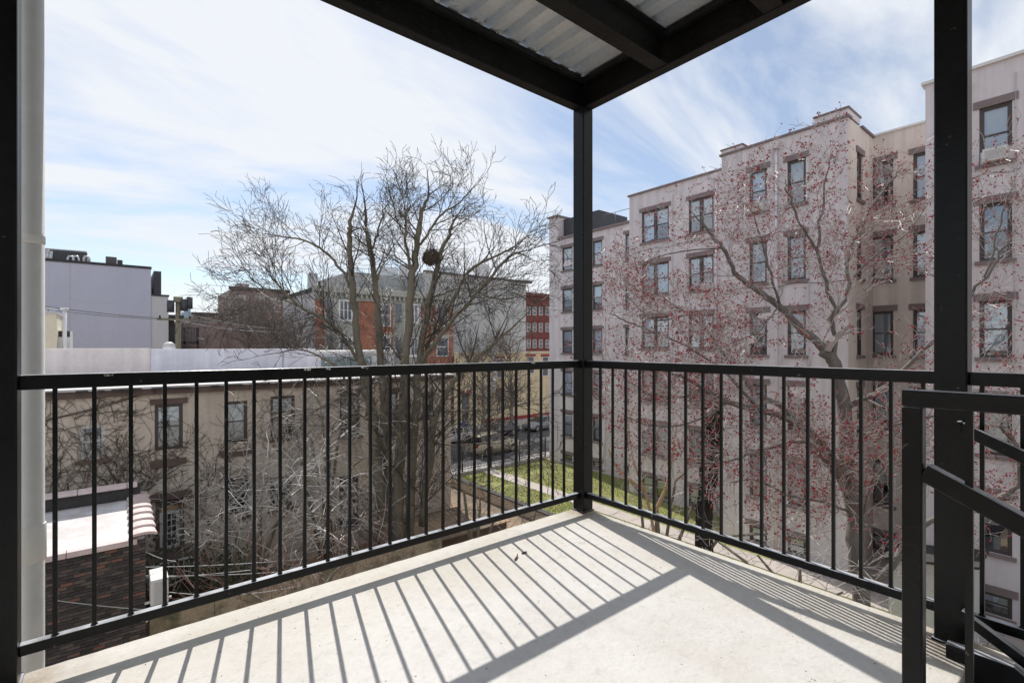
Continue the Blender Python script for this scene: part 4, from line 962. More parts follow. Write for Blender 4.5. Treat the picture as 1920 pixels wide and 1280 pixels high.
# ================================================================== TREES
def grow(mb, rr, p, d, ln, r, lvl, C, tips):
    """one twig/branch; C: dict(step, up, wob, kids(list), shrink, sides, rmin)"""
    step = C['step'][lvl]; n = max(2, int(ln/step)); pts = [p.copy()]; rad = [r]; d = d.normalized()
    kids = []
    for i in range(n):
        f = (i+1)/n
        d = d + Vector((rr.gauss(0,1), rr.gauss(0,1), rr.gauss(0,.8)))*C['wob'] + Vector((0,0,C['up']))*(.3+f)
        d.normalize(); p = p + d*step*rr.uniform(.85,1.15); pts.append(p.copy()); rad.append(max(C['rmin'], r*(1-.75*f)))
        if lvl < C['max'] and f > C['bare']:
            if rr.random() < C['dens'][lvl]*step: kids.append((p.copy(), d.copy(), rad[-1], f))
        elif lvl >= C['max'] and rr.random() < C['bud']: tips.append((p.copy(), d.copy()))
    mb.tube(pts, rad, 5 if r > .04 else (4 if r > .018 else 3), False)
    tips.append((p.copy(), d.copy()))
    for (q, dd, rq, f) in kids:
        side = dd.cross(Vector((rr.gauss(0,1), rr.gauss(0,1), rr.gauss(0,1))))
        if side.length < .01: continue
        side.normalize(); an = rr.uniform(*C['ang']); nd = dd*math.cos(an) + side*math.sin(an)
        grow(mb, rr, q, nd, ln*rr.uniform(*C['len'])*(1.1-.5*f), max(C['rmin'], rq*.6), lvl+1, C, tips)
def limb(pts, n=5):
    """smooth polyline through control points (Catmull-Rom) with slight wobble"""
    P_ = [Vector(p) for p in pts]; P_ = [P_[0]*2-P_[1]] + P_ + [P_[-1]*2-P_[-2]]; out = []
    for i in range(1, len(P_)-2):
        for k in range(n):
            t = k/n; a, b, c, d = P_[i-1:i+3]
            out.append(.5*((2*b)+(c-a)*t+(2*a-5*b+4*c-d)*t*t+(3*b-a-3*c+d)*t*t*t))
    out.append(P_[-2]); return out
def knotty(pts, r0, r1, rr, amp=.07):
    m = len(pts); rad = []
    for i in range(m):
        f = i/(m-1); rad.append((r0*(1-f)**.8 + r1*(1-(1-f)**.8))*(1+rr.uniform(-amp,amp)))
    return rad
def tree(name, loc, label, limbs, C, mats, seed, bud=None, first=.0, mult=1.0):
    rr = random.Random(seed); t = thing(name, loc, label, 'tree')
    tm = MB(); tw = MB(); tips = []
    for (pix, r0, r1, dens) in limbs:
        pts = limb([P(*p) for p in pix]); pts = [p + Vector((rr.gauss(0,.03),rr.gauss(0,.03),0)) for p in pts]
        rad = knotty(pts, r0*C['rs'], r1, rr); tm.tube(pts, rad, 9 if r0 > .12 else 7, True)
        tot = sum((b-a).length for a, b in zip(pts, pts[1:])); acc = 0
        for i in range(1, len(pts)):
            seg = (pts[i]-pts[i-1]); acc += seg.length; f = acc/tot
            n = dens*seg.length*mult*(.4+1.2*f); n = int(n) + (1 if rr.random() < n-int(n) else 0)
            for k in range(n):
                q = pts[i-1].lerp(pts[i], rr.random()); d = seg.normalized()
                side = d.cross(Vector((rr.gauss(0,1),rr.gauss(0,1),rr.gauss(0,1))))
                if side.length < .01: continue
                side.normalize(); an = rr.uniform(.5,1.15)
                grow(tw, rr, q, d*math.cos(an)+side*math.sin(an)+Vector((0,0,.15)), rr.uniform(*C['l0'])*(1.15-.45*f), min(rad[i]*.5, rr.uniform(*C['r0'])), 0, C, tips)
        grow(tw, rr, pts[-1], pts[-1]-pts[-2], C['l0'][1]*.45, r1*.9, 0, C, tips)
    part('trunk', tm, mats[0], t, True)
    o = part('crown', tw, mats[1], t, False, kind='stuff')
    if bud:
        bm_, dens, size = bud; g = MB()
        for (p, d) in tips:
            if rr.random() > dens: continue
            for k in range(rr.choice((1,1,2,3))):
                q = p + Vector((rr.gauss(0,.03),rr.gauss(0,.03),rr.gauss(0,.03))); s = rr.uniform(*size); n = len(g.v)
                a = Vector((rr.gauss(0,1),rr.gauss(0,1),rr.gauss(0,1))).normalized()*s; b = a.orthogonal().normalized()*s*.62; c = a.cross(b).normalized()*s*.62
                g.v += [tuple(q-a),tuple(q+b),tuple(q+c),tuple(q-b),tuple(q-c),tuple(q+a)]
                g.f += [(n,n+2,n+1),(n,n+3,n+2),(n,n+4,n+3),(n,n+1,n+4),(n+5,n+1,n+2),(n+5,n+2,n+3),(n+5,n+3,n+4),(n+5,n+4,n+1)]
        part('buds', g, bm_, t, kind='stuff')
    print(name, len(tw.f), 'faces', len(tips), 'tips')
    return t
# ---- big bare tree
CA_ = dict(step=(.28,.22,.16,.13), up=.035, wob=.085, max=3, dens=(3.0,4.2,4.5,0), bare=.12, ang=(.4,.95), len=(.42,.7), rmin=.0072, bud=0, l0=(1.2,3.0), r0=(.022,.042), rs=.82)
D = 19
b = (735,1075)
limbs = [
 ([(728,1095,D),(722,1000,D),(712,900,D),(700,800,D),(689,740,D),(680,689,D)], .30,.17, .15),
 ([(680,689,D),(668,620,D),(661,535,D),(656,449,D),(657,420,D-.3),(663,395,D-.3)], .19,.045, .9),
 ([(676,680,D),(645,635,D-.5),(613,600,D-1),(560,573,D-1.4),(517,530,D-1.8),(500,505,D-2)], .09,.02, 1.5),
 ([(662,545,D),(640,505,D+.3),(606,470,D+.6),(570,450,D+.9),(530,444,D+1),(500,438,D+1.1)], .08,.018, 1.5),
 ([(560,574,D-1.4),(520,556,D-1.8),(480,530,D-2),(455,500,D-2.1)], .04,.014, 1.4),
 ([(700,790,D),(668,770,D-1),(640,700,D-1.8),(600,668,D-2.4),(560,655,D-2.8),(520,662,D-3)], .06,.016, 1.3),
 ([(740,1095,D+.3),(728,950,D+.3),(722,820,D+.3),(713,655,D+.3),(706,552,D+.3),(692,449,D+.5),(684,395,D+.5)], .27,.045, .7),
 ([(705,540,D+.3),(716,500,D+.3),(728,480,D+.3)], .05,.02, 1.2),
 ([(697,470,D+.5),(712,420,D+.6),(722,390,D+.8),(733,370,D+.9)], .05,.015, 1.3),
 ([(748,1095,D-.2),(745,940,D-.2),(752,820,D-.2),(761,672,D-.2),(771,552,D-.2),(781,466,D-.1),(790,405,D),(802,365,D)], .30,.04, .75),
 ([(775,530,D-.2),(762,460,D-.5),(762,410,D-.6),(767,380,D-.7)], .08,.02, 1.2),
 ([(781,466,D),(800,440,D-.3),(830,400,D-.5),(862,380,D-.7),(885,355,D-.8)], .07,.018, 1.3),
 ([(765,1060,D+.1),(772,900,D),(777,780,D),(786,672,D),(806,560,D+.1),(822,493,D+.2),(840,440,D+.3),(856,405,D+.4)], .24,.03, .8),
 ([(786,690,D),(815,645,D-.8),(847,603,D-1.2),(898,545,D-1.8),(953,483,D-2.2),(985,470,D-2.4)], .12,.022, 1.3),
 ([(800,650,D+.2),(850,560,D+1),(881,507,D+1.3),(930,480,D+1.6),(965,462,D+1.8),(995,440,D+1.9)], .10,.02, 1.3),
 ([(790,985,D),(812,800,D-.4),(826,758,D-.6),(847,722,D-.8),(875,690,D-1),(902,665,D-1.1),(935,635,D-1.4),(962,612,D-1.5)], .19,.03, 1.1),
 ([(820,770,D-.6),(880,770,D-1.4),(950,764,D-2),(1010,748,D-2.5)], .055,.014, 1.3),
 ([(815,830,D-.4),(860,835,D-1),(930,830,D-1.4),(990,850,D-1.8)], .05,.014, 1.2),
 ([(822,493,D+.2),(800,478,D),(812,440,D),(835,420,D)], .03,.014, 1),
 ([(806,560,D),(870,540,D-.5),(930,560,D-.9),(985,555,D-1.2)], .05,.014, 1.4),
 ([(735,900,D),(760,840,D-1.2),(700,760,D-2),(640,745,D-2.6),(590,770,D-3)], .06,.014, 1.2),
]
bp = P(740,1100,D)
tA = tree('bare_tree', (bp.x,bp.y,GZ), 'tall leafless multi stemmed tree with a bird nest behind the left railing', limbs, CA_, (M['bark_a'], M['twig_a']), 4, mult=2.0)
g = MB(); pts = [Vector((bp.x,bp.y,GZ-.1)), P(745,1090,D)]
for dx in (-.35,0,.4): g.tube([(bp.x+dx*1.2,bp.y,GZ-.1),(bp.x+dx*.6,bp.y,P(745,1085,D).z)], [.42,.3], 9)
part('trunk_base', g, M['bark_a'], tA, True)
# nest
rr = random.Random(2); c = P(808,484,D+.1); g = MB()
for k in range(420):
    u = Vector((rr.gauss(0,1),rr.gauss(0,1),rr.gauss(0,.7))); u.normalize(); q = c + Vector((u.x*.27,u.y*.27,u.z*.23+(.06 if u.x>0 else 0))); v = u.cross(Vector((rr.gauss(0,1),rr.gauss(0,1),rr.gauss(0,.4)))).normalized()*rr.uniform(.12,.3)
    g.tube([q-v, q+u*.03, q+v], .008, 3, False)
o = single('bird_nest', g, M['vine'], tuple(c), 'untidy brown stick nest high in the fork of the bare tree', 'bird nest')

# ---- red budding maple
CB_ = dict(step=(.24,.18,.14,.11), up=.03, wob=.11, max=3, dens=(4.6,6.0,6.0,0), bare=.08, ang=(.45,1.05), len=(.42,.7), rmin=.0055, bud=.16, l0=(.8,2.2), r0=(.012,.026), rs=.8)
D = 14
limbs = [
 ([(1618,1250,D),(1614,1110,D),(1606,1030,D),(1600,940,D),(1588,860,D),(1583,765,D),(1566,690,D),(1548,655,D)], .30,.15, .1),
 ([(1548,655,D),(1500,612,D+.3),(1462,575,D+.5),(1420,545,D+.8),(1378,510,D+1),(1355,464,D+1.2),(1325,430,D+1.3),(1300,400,D+1.4)], .15,.016, 1.1),
 ([(1566,690,D),(1563,620,D-.2),(1560,564,D-.3),(1532,470,D-.5),(1540,381,D-.5),(1554,300,D-.5)], .085,.014, 1.2),
 ([(1560,600,D),(1590,540,D+.4),(1588,492,D+.6),(1612,435,D+.8),(1650,365,D+1),(1690,315,D+1.2)], .09,.016, 1.3),
 ([(1535,470,D-.4),(1500,420,D-.8),(1480,360,D-1),(1472,335,D-1)], .05,.012, 1.3),
 ([(1588,925,D),(1555,850,D-.3),(1517,810,D-.5),(1480,785,D-.7),(1424,768,D-1),(1365,753,D-1.2),(1320,729,D-1.3),(1286,709,D-1.4),(1230,692,D-1.5)], .15,.022, 1.0),
 ([(1500,800,D-.6),(1465,760,D-.4),(1427,743,D),(1390,705,D+.3),(1355,660,D+.5),(1330,625,D+.6),(1290,590,D+.8),(1240,555,D+1)], .11,.018, 1.2),
 ([(1290,590,D+.8),(1230,600,D+1),(1190,570,D+1.2),(1160,530,D+1.3)], .035,.012, 1.4),
 ([(1597,940,D),(1560,880,D-.6),(1515,830,D-1),(1440,840,D-1.4),(1380,860,D-1.8),(1330,870,D-2)], .07,.014, 1.3),
 ([(1330,730,D-1.2),(1270,745,D-1.5),(1210,735,D-1.7),(1160,700,D-1.8)], .04,.012, 1.4),
 ([(1585,765,D),(1622,745,D-.4),(1660,725,D-.7),(1720,670,D-1),(1790,600,D-1.3),(1850,520,D-1.5),(1900,440,D-1.7)], .10,.016, 1.2),
 ([(1850,520,D-1.5),(1880,400,D-1.7),(1900,330,D-1.8)], .03,.011, 1.3),
 ([(1606,1080,D),(1650,1080,D-.2),(1700,1020,D-.4),(1735,980,D-.6),(1800,960,D-.8),(1860,940,D-1)], .14,.04, .8),
 ([(1860,940,D-1),(1905,910,D-1.2),(1912,850,D-1.3),(1880,800,D-1.4),(1900,740,D-1.4)], .08,.03, 1.0),
 ([(1590,880,D),(1620,820,D-1),(1700,790,D-1.8),(1790,770,D-2.4),(1880,700,D-2.8)], .06,.014, 1.3),
 ([(1424,768,D-1),(1360,700,D-.6),(1290,650,D-.2),(1220,620,D+.2),(1170,600,D+.4),(1140,580,D+.5)], .05,.012, 1.6),
 ([(1365,753,D-1.2),(1300,790,D-1.6),(1230,800,D-1.8),(1170,780,D-2)], .04,.012, 1.6),
 ([(1355,464,D+1.2),(1290,470,D+1.3),(1240,480,D+1.4),(1190,500,D+1.5)], .03,.011, 1.5),
 ([(1460,575,D+.5),(1420,620,D),(1380,640,D-.4),(1330,660,D-.8)], .035,.011, 1.6),
 ([(1597,960,D),(1540,940,D-.8),(1480,930,D-1.5),(1420,900,D-2),(1370,905,D-2.4)], .05,.012, 1.1),
 ([(1462,575,D+.5),(1440,500,D+.6),(1420,430,D+.7),(1405,370,D+.8)], .05,.012, 1.3),
 ([(1600,520,D+.6),(1650,470,D+.8),(1700,440,D+.9),(1740,380,D+1)], .04,.012, 1.2),
 ([(1605,1000,D),(1640,900,D-1.5),(1690,860,D-2),(1760,880,D-2.4)], .04,.012, 1.3),
]
bp = P(1618,1250,D)
tree('budding_tree', (bp.x,bp.y,GZ), 'wide spreading tree with pale bark and red spring buds in front of the pink block', limbs, CB_, (M['bark_b'], M['twig_b']), 9, (M['bud'], .62, (.016,.040)), mult=2.3)
g = None
# dead snag wrapped in stems
dead = thing('dead_tree', (P(1330,900,16).x, P(1330,900,16).y, GZ), 'blackened dead trunk with broken top between the balusters right of the corner post', 'tree')
rr = random.Random(14); g = MB()
pts = limb([P(1325,1110,16),P(1318,1030,16),P(1322,950,16),P(1330,880,16),P(1336,810,16),P(1340,765,16),P(1346,745,16)], 4)
g.tube(pts, [ .22*(1+rr.uniform(-.2,.2)) for _ in pts], 9); part('trunk', g, M['bark_dead'], dead, True)
g = MB()
for k in range(14):
    a0 = rr.uniform(0,6.28); q = [p + Vector((math.cos(a0+i*.25),math.sin(a0+i*.25),0))*rr.uniform(.2,.3) for i, p in enumerate(pts)]; g.tube(q, .025, 4, False)
for k in range(60):
    p = rr.choice(pts); d = Vector((rr.gauss(0,1),rr.gauss(0,1),rr.uniform(-.6,.6))).normalized(); l = rr.uniform(.3,.9); g.tube([p, p+d*l*.5+Vector((0,0,.1)), p+d*l+Vector((0,0,-.25))], [.014,.01,.006], 3, False)
part('stems', g, M['bark_dead'], dead)

# ---- background bare trees (one grown, copied)
def far_tree_meshes(seed):
    rr = random.Random(seed); C = dict(step=(.5,.4,.35), up=.06, wob=.1, max=2, dens=(2.6,3.4,0), bare=.12, ang=(.4,.95), len=(.4,.7), rmin=.016, bud=0)
    tm = MB(); tw = MB(); tips = []
    pts = limb([Vector((0,0,0)),Vector((.1,0,2.5)),Vector((0,.1,5)),Vector((.3,0,8.5)),Vector((.2,.1,11))]); rad = knotty(pts, .28, .05, rr); tm.tube(pts, rad, 7)
    for i in range(6, len(pts)):
        for k in range(3):
            a = rr.uniform(0,6.28); d = Vector((math.cos(a),math.sin(a),rr.uniform(.4,1.2))); grow(tw, rr, pts[i], d, rr.uniform(2.2,4.6), .07, 0, C, tips)
    return tm.mesh('trunk', M['bark_a'], smooth=True), tw.mesh('crown', M['pale_far'])
M['pale_far'] = mat('far_twigs', (.17,.14,.12), .8, .2)
ft = [far_tree_meshes(31), far_tree_meshes(77)]
for k, (px, d, s, lab) in enumerate(((388,58,.85,'small hazy bare tree right of the utility pole transformer'), (425,62,1.0,'bare tree in front of the low brown brick rowhouse'), (470,52,1.05,'bare tree in front of the tall brown building with the chimney'), (515,47,1.0,'bare tree left of the pale side wall of the orange brick house'), (556,43,.85,'bare tree against the pale side wall of the orange brick house'), (600,41,.72,'low bare street tree before the left bay of the orange brick house'),(360,64,.8,'bare tree beside the dark steel balconies'), (960,50,.8,'slim bare street tree in front of the grey wall'), (905,44,.7,'bare street tree at the corner of the yellow building'))):
    q = P(px, 700, d); t = thing('bare_street_tree', (q.x,q.y,GZ), lab, 'tree', 'bare trees in the streets beyond', k*1.3)
    t.scale = (s,s,s)
    for nm, me in zip(('trunk','crown'), ft[k%2]): link(nm, me, t)

# ---- tangled shrubs in the yard (left)
def shrub(name, label, centres, n, m, seed, droop=.05, ln=(1.2,3.2), r=(.008,.018), upz=.7, kind=None):
    rr = random.Random(seed); g = MB(); base = P(*centres[0])
    t = thing(name, (base.x, base.y, GZ), label, 'shrub')
    C = dict(step=(.14,.12,.10), up=-droop, wob=.10, max=2, dens=(1.6,1.6,0), bare=.15, ang=(.4,1.0), len=(.35,.65), rmin=.0055, bud=0); tips = []
    for k in range(n):
        c = P(*rr.choice(centres)) + Vector((rr.gauss(0,.6),rr.gauss(0,.8),rr.gauss(0,.35))); d = Vector((rr.gauss(0,1),rr.gauss(0,1),rr.uniform(.2,1)*upz*1.6))
        grow(g, rr, c, d, rr.uniform(*ln), rr.uniform(*r), 0, C, tips)
    part('twigs', g, m, t, kind='stuff')
    g = MB()
    for c in centres[:6]:
        q = P(*c); g.tube([(base.x+rr.gauss(0,.3),base.y+rr.gauss(0,.3),GZ-.1), q.lerp(Vector((base.x,base.y,q.z-1)),.4), q], [.07,.05,.03], 6)
    part('stems', g, M['bark_a'], t, True)
    print(name, len(tips)); return t
shrub('weeping_shrub', 'pale grey weeping shrub with arching twigs left of the bare tree trunks', [(470,1010,16),(540,960,16.5),(580,905,17),(430,975,16.5),(500,900,17.5),(610,1010,16),(455,930,17),(560,860,17.5),(640,960,17)], 170, M['pale_twig'], 41, .07)
shrub('tangled_shrub', 'tangle of pale twigs at the foot of the tan house under its upper windows', [(620,830,19.5),(680,860,19.5),(560,800,20),(650,770,20),(500,760,20.3),(590,740,20.3)], 100, M['pale_twig'], 43, .05, (1.0,2.4))
shrub('bushy_shrub', 'bushy pale shrub right of the bare tree trunks beside the garden wall', [(900,930,18),(850,900,18),(940,960,18),(870,980,17),(990,1000,17)], 60, M['twig_a'], 44, .04, (.8,2.0))
shrub('red_shrub', 'upright shrub with red brown shoots close below the left railing', [(560,1100,13),(620,1080,13.5),(500,1130,12.5),(660,1040,14),(450,1100,13),(700,1060,14)], 95, M['red_twig'], 45, -.06, (.8,1.8), (.006,.013), 1.6)
shrub('thin_shrub', 'thin reddish sapling shrub with ascending stems right of the corner post', [(1230,960,17),(1180,900,17.5),(1290,880,17),(1350,930,16),(1220,830,17.5),(1440,1000,15)], 110, M['twig_b'], 46, -.05, (1.0,2.4), (.007,.016), 1.4)
shrub('low_shrub', 'low brambly shrub along the path below the right railing', [(1500,1060,14),(1420,1040,15),(1580,1110,13),(1340,1010,16)], 90, M['pale_twig'], 47, .05, (.6,1.6), (.006,.014), .6)
# orange brown bare stems
g = MB(); rr = random.Random(4)
s = thing('sapling', (P(1230,1040,15).x, P(1230,1040,15).y, GZ), 'slender orange brown sapling right of the corner post', 'tree')
for pix in ([(1232,1080,15),(1226,1000,15),(1212,930,15),(1190,870,15),(1178,800,15),(1190,760,15)], [(1222,970,15),(1250,910,15),(1262,840,15),(1270,790,15)], [(1208,920,15),(1160,880,15),(1140,840,15)]):
    pts = limb([P(*p) for p in pix], 4); g.tube(pts, knotty(pts, .06, .02, rr), 6)
part('trunk', g, M['rust'], s, True)
# creeping ivy leaves at the foot of the walls near the french door
g = MB(); rr = random.Random(6)
for k in range(2200):
    px = rr.uniform(270,470); c = P(px, rr.gauss(1075,35), rr.uniform(15,18.5)); s_ = rr.uniform(.03,.07); a = Vector((rr.gauss(0,1),rr.gauss(0,1),rr.gauss(0,1))).normalized()*s_; b = a.orthogonal().normalized()*s_; n = len(g.v)
    g.v += [tuple(c-a),tuple(c+b),tuple(c+a),tuple(c-b)]; g.f.append((n,n+1,n+2,n+3))
o = single('ivy', g, M['leaf_dark'], (2,16,GZ), 'dark ivy and leaf litter heaped below the white glazed door', 'ivy', kind='stuff')
# stoop below the french door: railing
g = thing('stoop', (XatY(320,20.4), 20.4, GZ), 'small back stoop with white bars under the glazed white door', 'stoop')
xa, xb = XatY(275,20.3), XatY(375,20.3); zt_ = ZatY(320,1036,20.6)
part('platform', MB().box(xa,xb,20.2,YB-.01,GZ,zt_-.12), M['tan_trim'], g); part('rail', MB().box(xa,xb,20.1,20.16,zt_-.75,zt_-.7), M['white_paint'], g); part('rail', MB().box(xa,xb,20.1,20.16,zt_-.16,zt_-.11), M['white_paint'], g)
for k in range(14): part('bar', MB().box(xa+.12*k*1.2,xa+.12*k*1.2+.03,20.11,20.15,zt_-.7,zt_-.16), M['white_paint'], g)

# ================================================================== THE BALCONY
RX, RY = 2.589, 2.395
# deck slab with a slightly ragged edge
def ragged(n, a, b, c, amp, seed, axis):
    rr = random.Random(seed); out = []
    for i in range(n+1):
        t = a+(b-a)*i/n; o = c + rr.gauss(0,amp); out.append((t,o) if axis == 'x' else (o,t))
    return out
EX, EY = RX+.045, RY+.062
outline = [(-.8,-1.7),(-.8,EY)] + ragged(90, -.79, EX-.01, EY, .0014, 1, 'x')[1:] + [(EX,EY)] + ragged(60, EY-.02, .352, EX, .0014, 2, 'y')[1:] + [(EX,-1.7),(2.52,-1.7),(2.52,.34),(1.45,.34),(1.45,-1.7)]
me = bpy.data.meshes.new('balcony_floor'); k = len(outline)
vv = [(x,y,0) for x, y in outline] + [(x,y,-.15) for x, y in outline]
me.from_pydata(vv, [], [tuple(range(k-1,-1,-1)), tuple(range(k,2*k))] + [(i,(i+1)%k,k+(i+1)%k,k+i) for i in range(k)])
me.materials.append(M['deck'] if 'deck' in M else M['concrete']); me.update()
deck = link('balcony_floor', me); deck['kind'] = 'structure'
bv = deck.modifiers.new('edge','BEVEL'); bv.width = .006; bv.segments = 2; bv.limit_method = 'ANGLE'; bv.angle_limit = R(60)
# concrete material with stains, fine cracks and pits
m = M['concrete']; t = m.node_tree; bs = t.nodes['Principled BSDF']; L = t.links.new
src = bs.inputs['Base Color'].links[0].from_socket; co = [n for n in t.nodes if n.type == 'TEX_COORD'][0]
def nz(scale, detail=5, rough=.6, dist=0):
    n = t.nodes.new('ShaderNodeTexNoise'); n.inputs['Scale'].default_value = scale; n.inputs['Detail'].default_value = detail; n.inputs['Roughness'].default_value = rough; n.inputs['Distortion'].default_value = dist; L(co.outputs['Object'], n.inputs[0]); return n
def mr(s, a, b, c, d):
    n = t.nodes.new('ShaderNodeMapRange'); n.inputs[1].default_value=a; n.inputs[2].default_value=b; n.inputs[3].default_value=c; n.inputs[4].default_value=d; L(s, n.inputs[0]); return n.outputs[0]
def mulc(a, b, f=1):
    n = t.nodes.new('ShaderNodeMixRGB'); n.blend_type='MULTIPLY'; n.inputs[0].default_value=f; L(a, n.inputs[1]); L(b, n.inputs[2]); return n.outputs[0]
def mixc(f, a, c):
    n = t.nodes.new('ShaderNodeMixRGB'); L(f, n.inputs[0]); L(a, n.inputs[1]); n.inputs[2].default_value=(*c,1); return n.outputs[0]
se = t.nodes.new('ShaderNodeSeparateXYZ'); L(co.outputs['Object'], se.inputs[0])
def mth(op, a, b):
    n = t.nodes.new('ShaderNodeMath'); n.operation = op
    for i, v in enumerate((a,b)):
        if isinstance(v,(int,float)): n.inputs[i].default_value = v
        else: L(v, n.inputs[i])
    return n.outputs[0]
# grime and rust rings round the column feet
def foot(x, y, r0, r1):
    n = t.nodes.new('ShaderNodeVectorMath'); n.operation = 'DISTANCE'; L(co.outputs['Object'], n.inputs[0]); n.inputs[1].default_value = (x,y,0); return mr(n.outputs['Value'], r0, r1, .9, 0)
# weathered yellowish band towards the outer corner and edges
edge = mth('MAXIMUM', mr(se.outputs[1], 1.7, 2.5, 0, .75), mr(se.outputs[0], 1.9, 2.7, 0, .75))
ef = mth('MULTIPLY', edge, mr(nz(2.2,7,.7).outputs[0], .35, .62, .25, 1))
c1 = mixc(ef, src, (.50,.455,.36))
ft_ = mth('MULTIPLY', mth('MAXIMUM', foot(2.589,2.395,.06,.26), mth('MAXIMUM', foot(2.585,.405,.06,.3), foot(-.318,2.395,.06,.3))), mr(nz(9,8,.75).outputs[0], .36, .62, .15, 1))
c1 = mixc(ft_, c1, (.27,.20,.125))
c2 = mulc(c1, mr(nz(260,2).outputs[0], .30, .42, .72, 1))
c2 = mulc(c2, mr(nz(22,8,.75).outputs[0], .30, .5, .84, 1))
vo = t.nodes.new('ShaderNodeTexVoronoi'); vo.feature = 'DISTANCE_TO_EDGE'; vo.inputs['Scale'].default_value = .8
wv = nz(3, 6, .7); ad = t.nodes.new('ShaderNodeVectorMath'); ad.operation='MULTIPLY_ADD'; L(wv.outputs['Color'], ad.inputs[0]); ad.inputs[1].default_value=(.5,.5,.5); L(co.outputs['Object'], ad.inputs[2]); L(ad.outputs[0], vo.inputs['Vector'])
cr = mth('MAXIMUM', mr(vo.outputs[0], .0, .0035, 0.55, 1), mr(nz(.9,2).outputs[0], .48, .5, 1, 0))
c2 = mulc(c2, cr)
pit = t.nodes.new('ShaderNodeTexVoronoi'); pit.inputs['Scale'].default_value = 11; L(co.outputs['Object'], pit.inputs['Vector'])
c2 = mulc(c2, mr(pit.outputs[0], .035, .05, .3, 1))
L(c2, bs.inputs['Base Color'])
g = MB(); g.box(-.8,EX-.03,EY-.11,EY-.03,-.36,-.152); g.box(EX-.11,EX-.03,-1.7,EY-.112,-.36,-.152); g.box(-.8,-.7,-1.7,EY-.112,-.36,-.152)
single('edge_beam', g, M['black_rough'], (1,1,-.25), 'black steel beam frame carrying the concrete balcony floor', 'beam')

def post(x, y, s, lab, z0=GZ, z1=2.86):
    t = thing('steel_column', (x,y,0), lab, 'column')
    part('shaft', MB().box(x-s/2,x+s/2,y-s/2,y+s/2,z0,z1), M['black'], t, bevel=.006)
    g = MB()
    for dx, dy, w, d in ((0,-s/2-.003,s+.012,.008),(-s/2-.003,0,.008,s+.012),(0,s/2+.003,s+.012,.008),(s/2+.003,0,.008,s+.012)):
        g.box(x+dx-w/2,x+dx+w/2,y+dy-d/2,y+dy+d/2,.001,.008)
    part('weld_seam', g, M['black'], t)
    return t
S = .1
post(RX, RY, S, 'square black steel column at the outer corner of the balcony')
post(RX-.004, .405, S, 'wide black steel column at the right, behind the stair railing')
post(-.318, RY, S, 'black steel column at the left edge beside the drainpipe')
# drainpipe
px_, py_ = P(60,649,1.885).x, P(60,649,1.885).y
dp = thing('drainpipe', (px_,py_,GZ), 'chalky white painted drainpipe beside the left steel column', 'drainpipe')
part('pipe', MB().tube([(px_,py_,GZ),(px_,py_,4)], .0365, 32), M['pipe'], dp, True)
zc_ = EYE-(1015-649)/F*1.885
part('coupling', MB().tube([(px_,py_,zc_-.075),(px_,py_,zc_-.07),(px_,py_,zc_+.066),(px_,py_,zc_+.07)], [.0385,.0415,.0415,.0385], 32), M['pipe'], dp, True)
zc2 = EYE+(649-448)/F*1.885
part('joint_ring', MB().tube([(px_,py_,zc2-.02),(px_,py_,zc2-.012),(px_,py_,zc2+.012),(px_,py_,zc2+.018)], [.0367,.0385,.0385,.0367], 32), M['pipe'], dp, True)
# railings
TR0, TR1 = 1.018, 1.07; BR0, BR1 = .096, .134
bal = .0135
def rail_set(lab, axis, c, a0, a1, first, pitch, n, thin=False):
    loc = (a0, c, 0) if axis == 'x' else (c, a0, 0)
    t = thing('railing', loc, lab, 'railing')
    def bx_(u0,u1,w,z0,z1): return MB().box(u0,u1,c-w/2,c+w/2,z0,z1) if axis == 'x' else MB().box(c-w/2,c+w/2,u0,u1,z0,z1)
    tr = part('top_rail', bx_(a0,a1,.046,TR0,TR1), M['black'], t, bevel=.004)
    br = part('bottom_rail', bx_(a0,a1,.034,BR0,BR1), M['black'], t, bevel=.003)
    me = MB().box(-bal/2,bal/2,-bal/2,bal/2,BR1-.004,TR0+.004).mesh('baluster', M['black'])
    wme = MB().tube([(0,0,BR1-.001),(0,0,BR1+.006)], [.0125,.0078], 8).mesh('weld', M['black'])
    for i in range(n):
        u = first + pitch*i; p = Vector((u,c,0)) if axis == 'x' else Vector((c,u,0))
        b_ = link('baluster', me, t, p-t.location); link('weld', wme, b_)
    return t, tr
lt, ltr = rail_set('black balcony railing on the left between the drainpipe and the corner column', 'x', RY, -.268, RX-S/2, -.1775, .1073, 25)
rt, rtr = rail_set('black balcony railing on the right between the corner column and the wide column', 'y', RX, .455, RY-S/2, RY-S/2-.112-.1085*16+.0, .1085, 17)
rt2, _ = rail_set('short black railing beyond the wide column at the right edge', 'y', RX, -1.2, .355, -1.09, .1085, 14)
# peeled paint chips on the left top rail
rr = random.Random(12)
def chips(px, py, n, w):
    for k in range(n):
        x = XatY(px+rr.uniform(-w,w), RY-.024); z = TR1-.002-rr.uniform(0,.008); g = MB(); nn = 7; pts = []
        rx, rz = rr.uniform(.003,.009), rr.uniform(.003,.010)
        poly = [(x+math.cos(6.283*j/nn)*rx*rr.uniform(.6,1.3), min(TR1-.003, z+math.sin(6.283*j/nn)*rz*rr.uniform(.5,1.3))) for j in range(nn)]
        g.prism(poly, RY-.0242, RY-.0228); part('paint_chip', g, M['chip'], ltr)
chips(203,703,4,6); chips(214,703,2,5); chips(578,688,3,7); chips(617,688,3,4); chips(684,687,5,6); chips(1004,679,4,7)
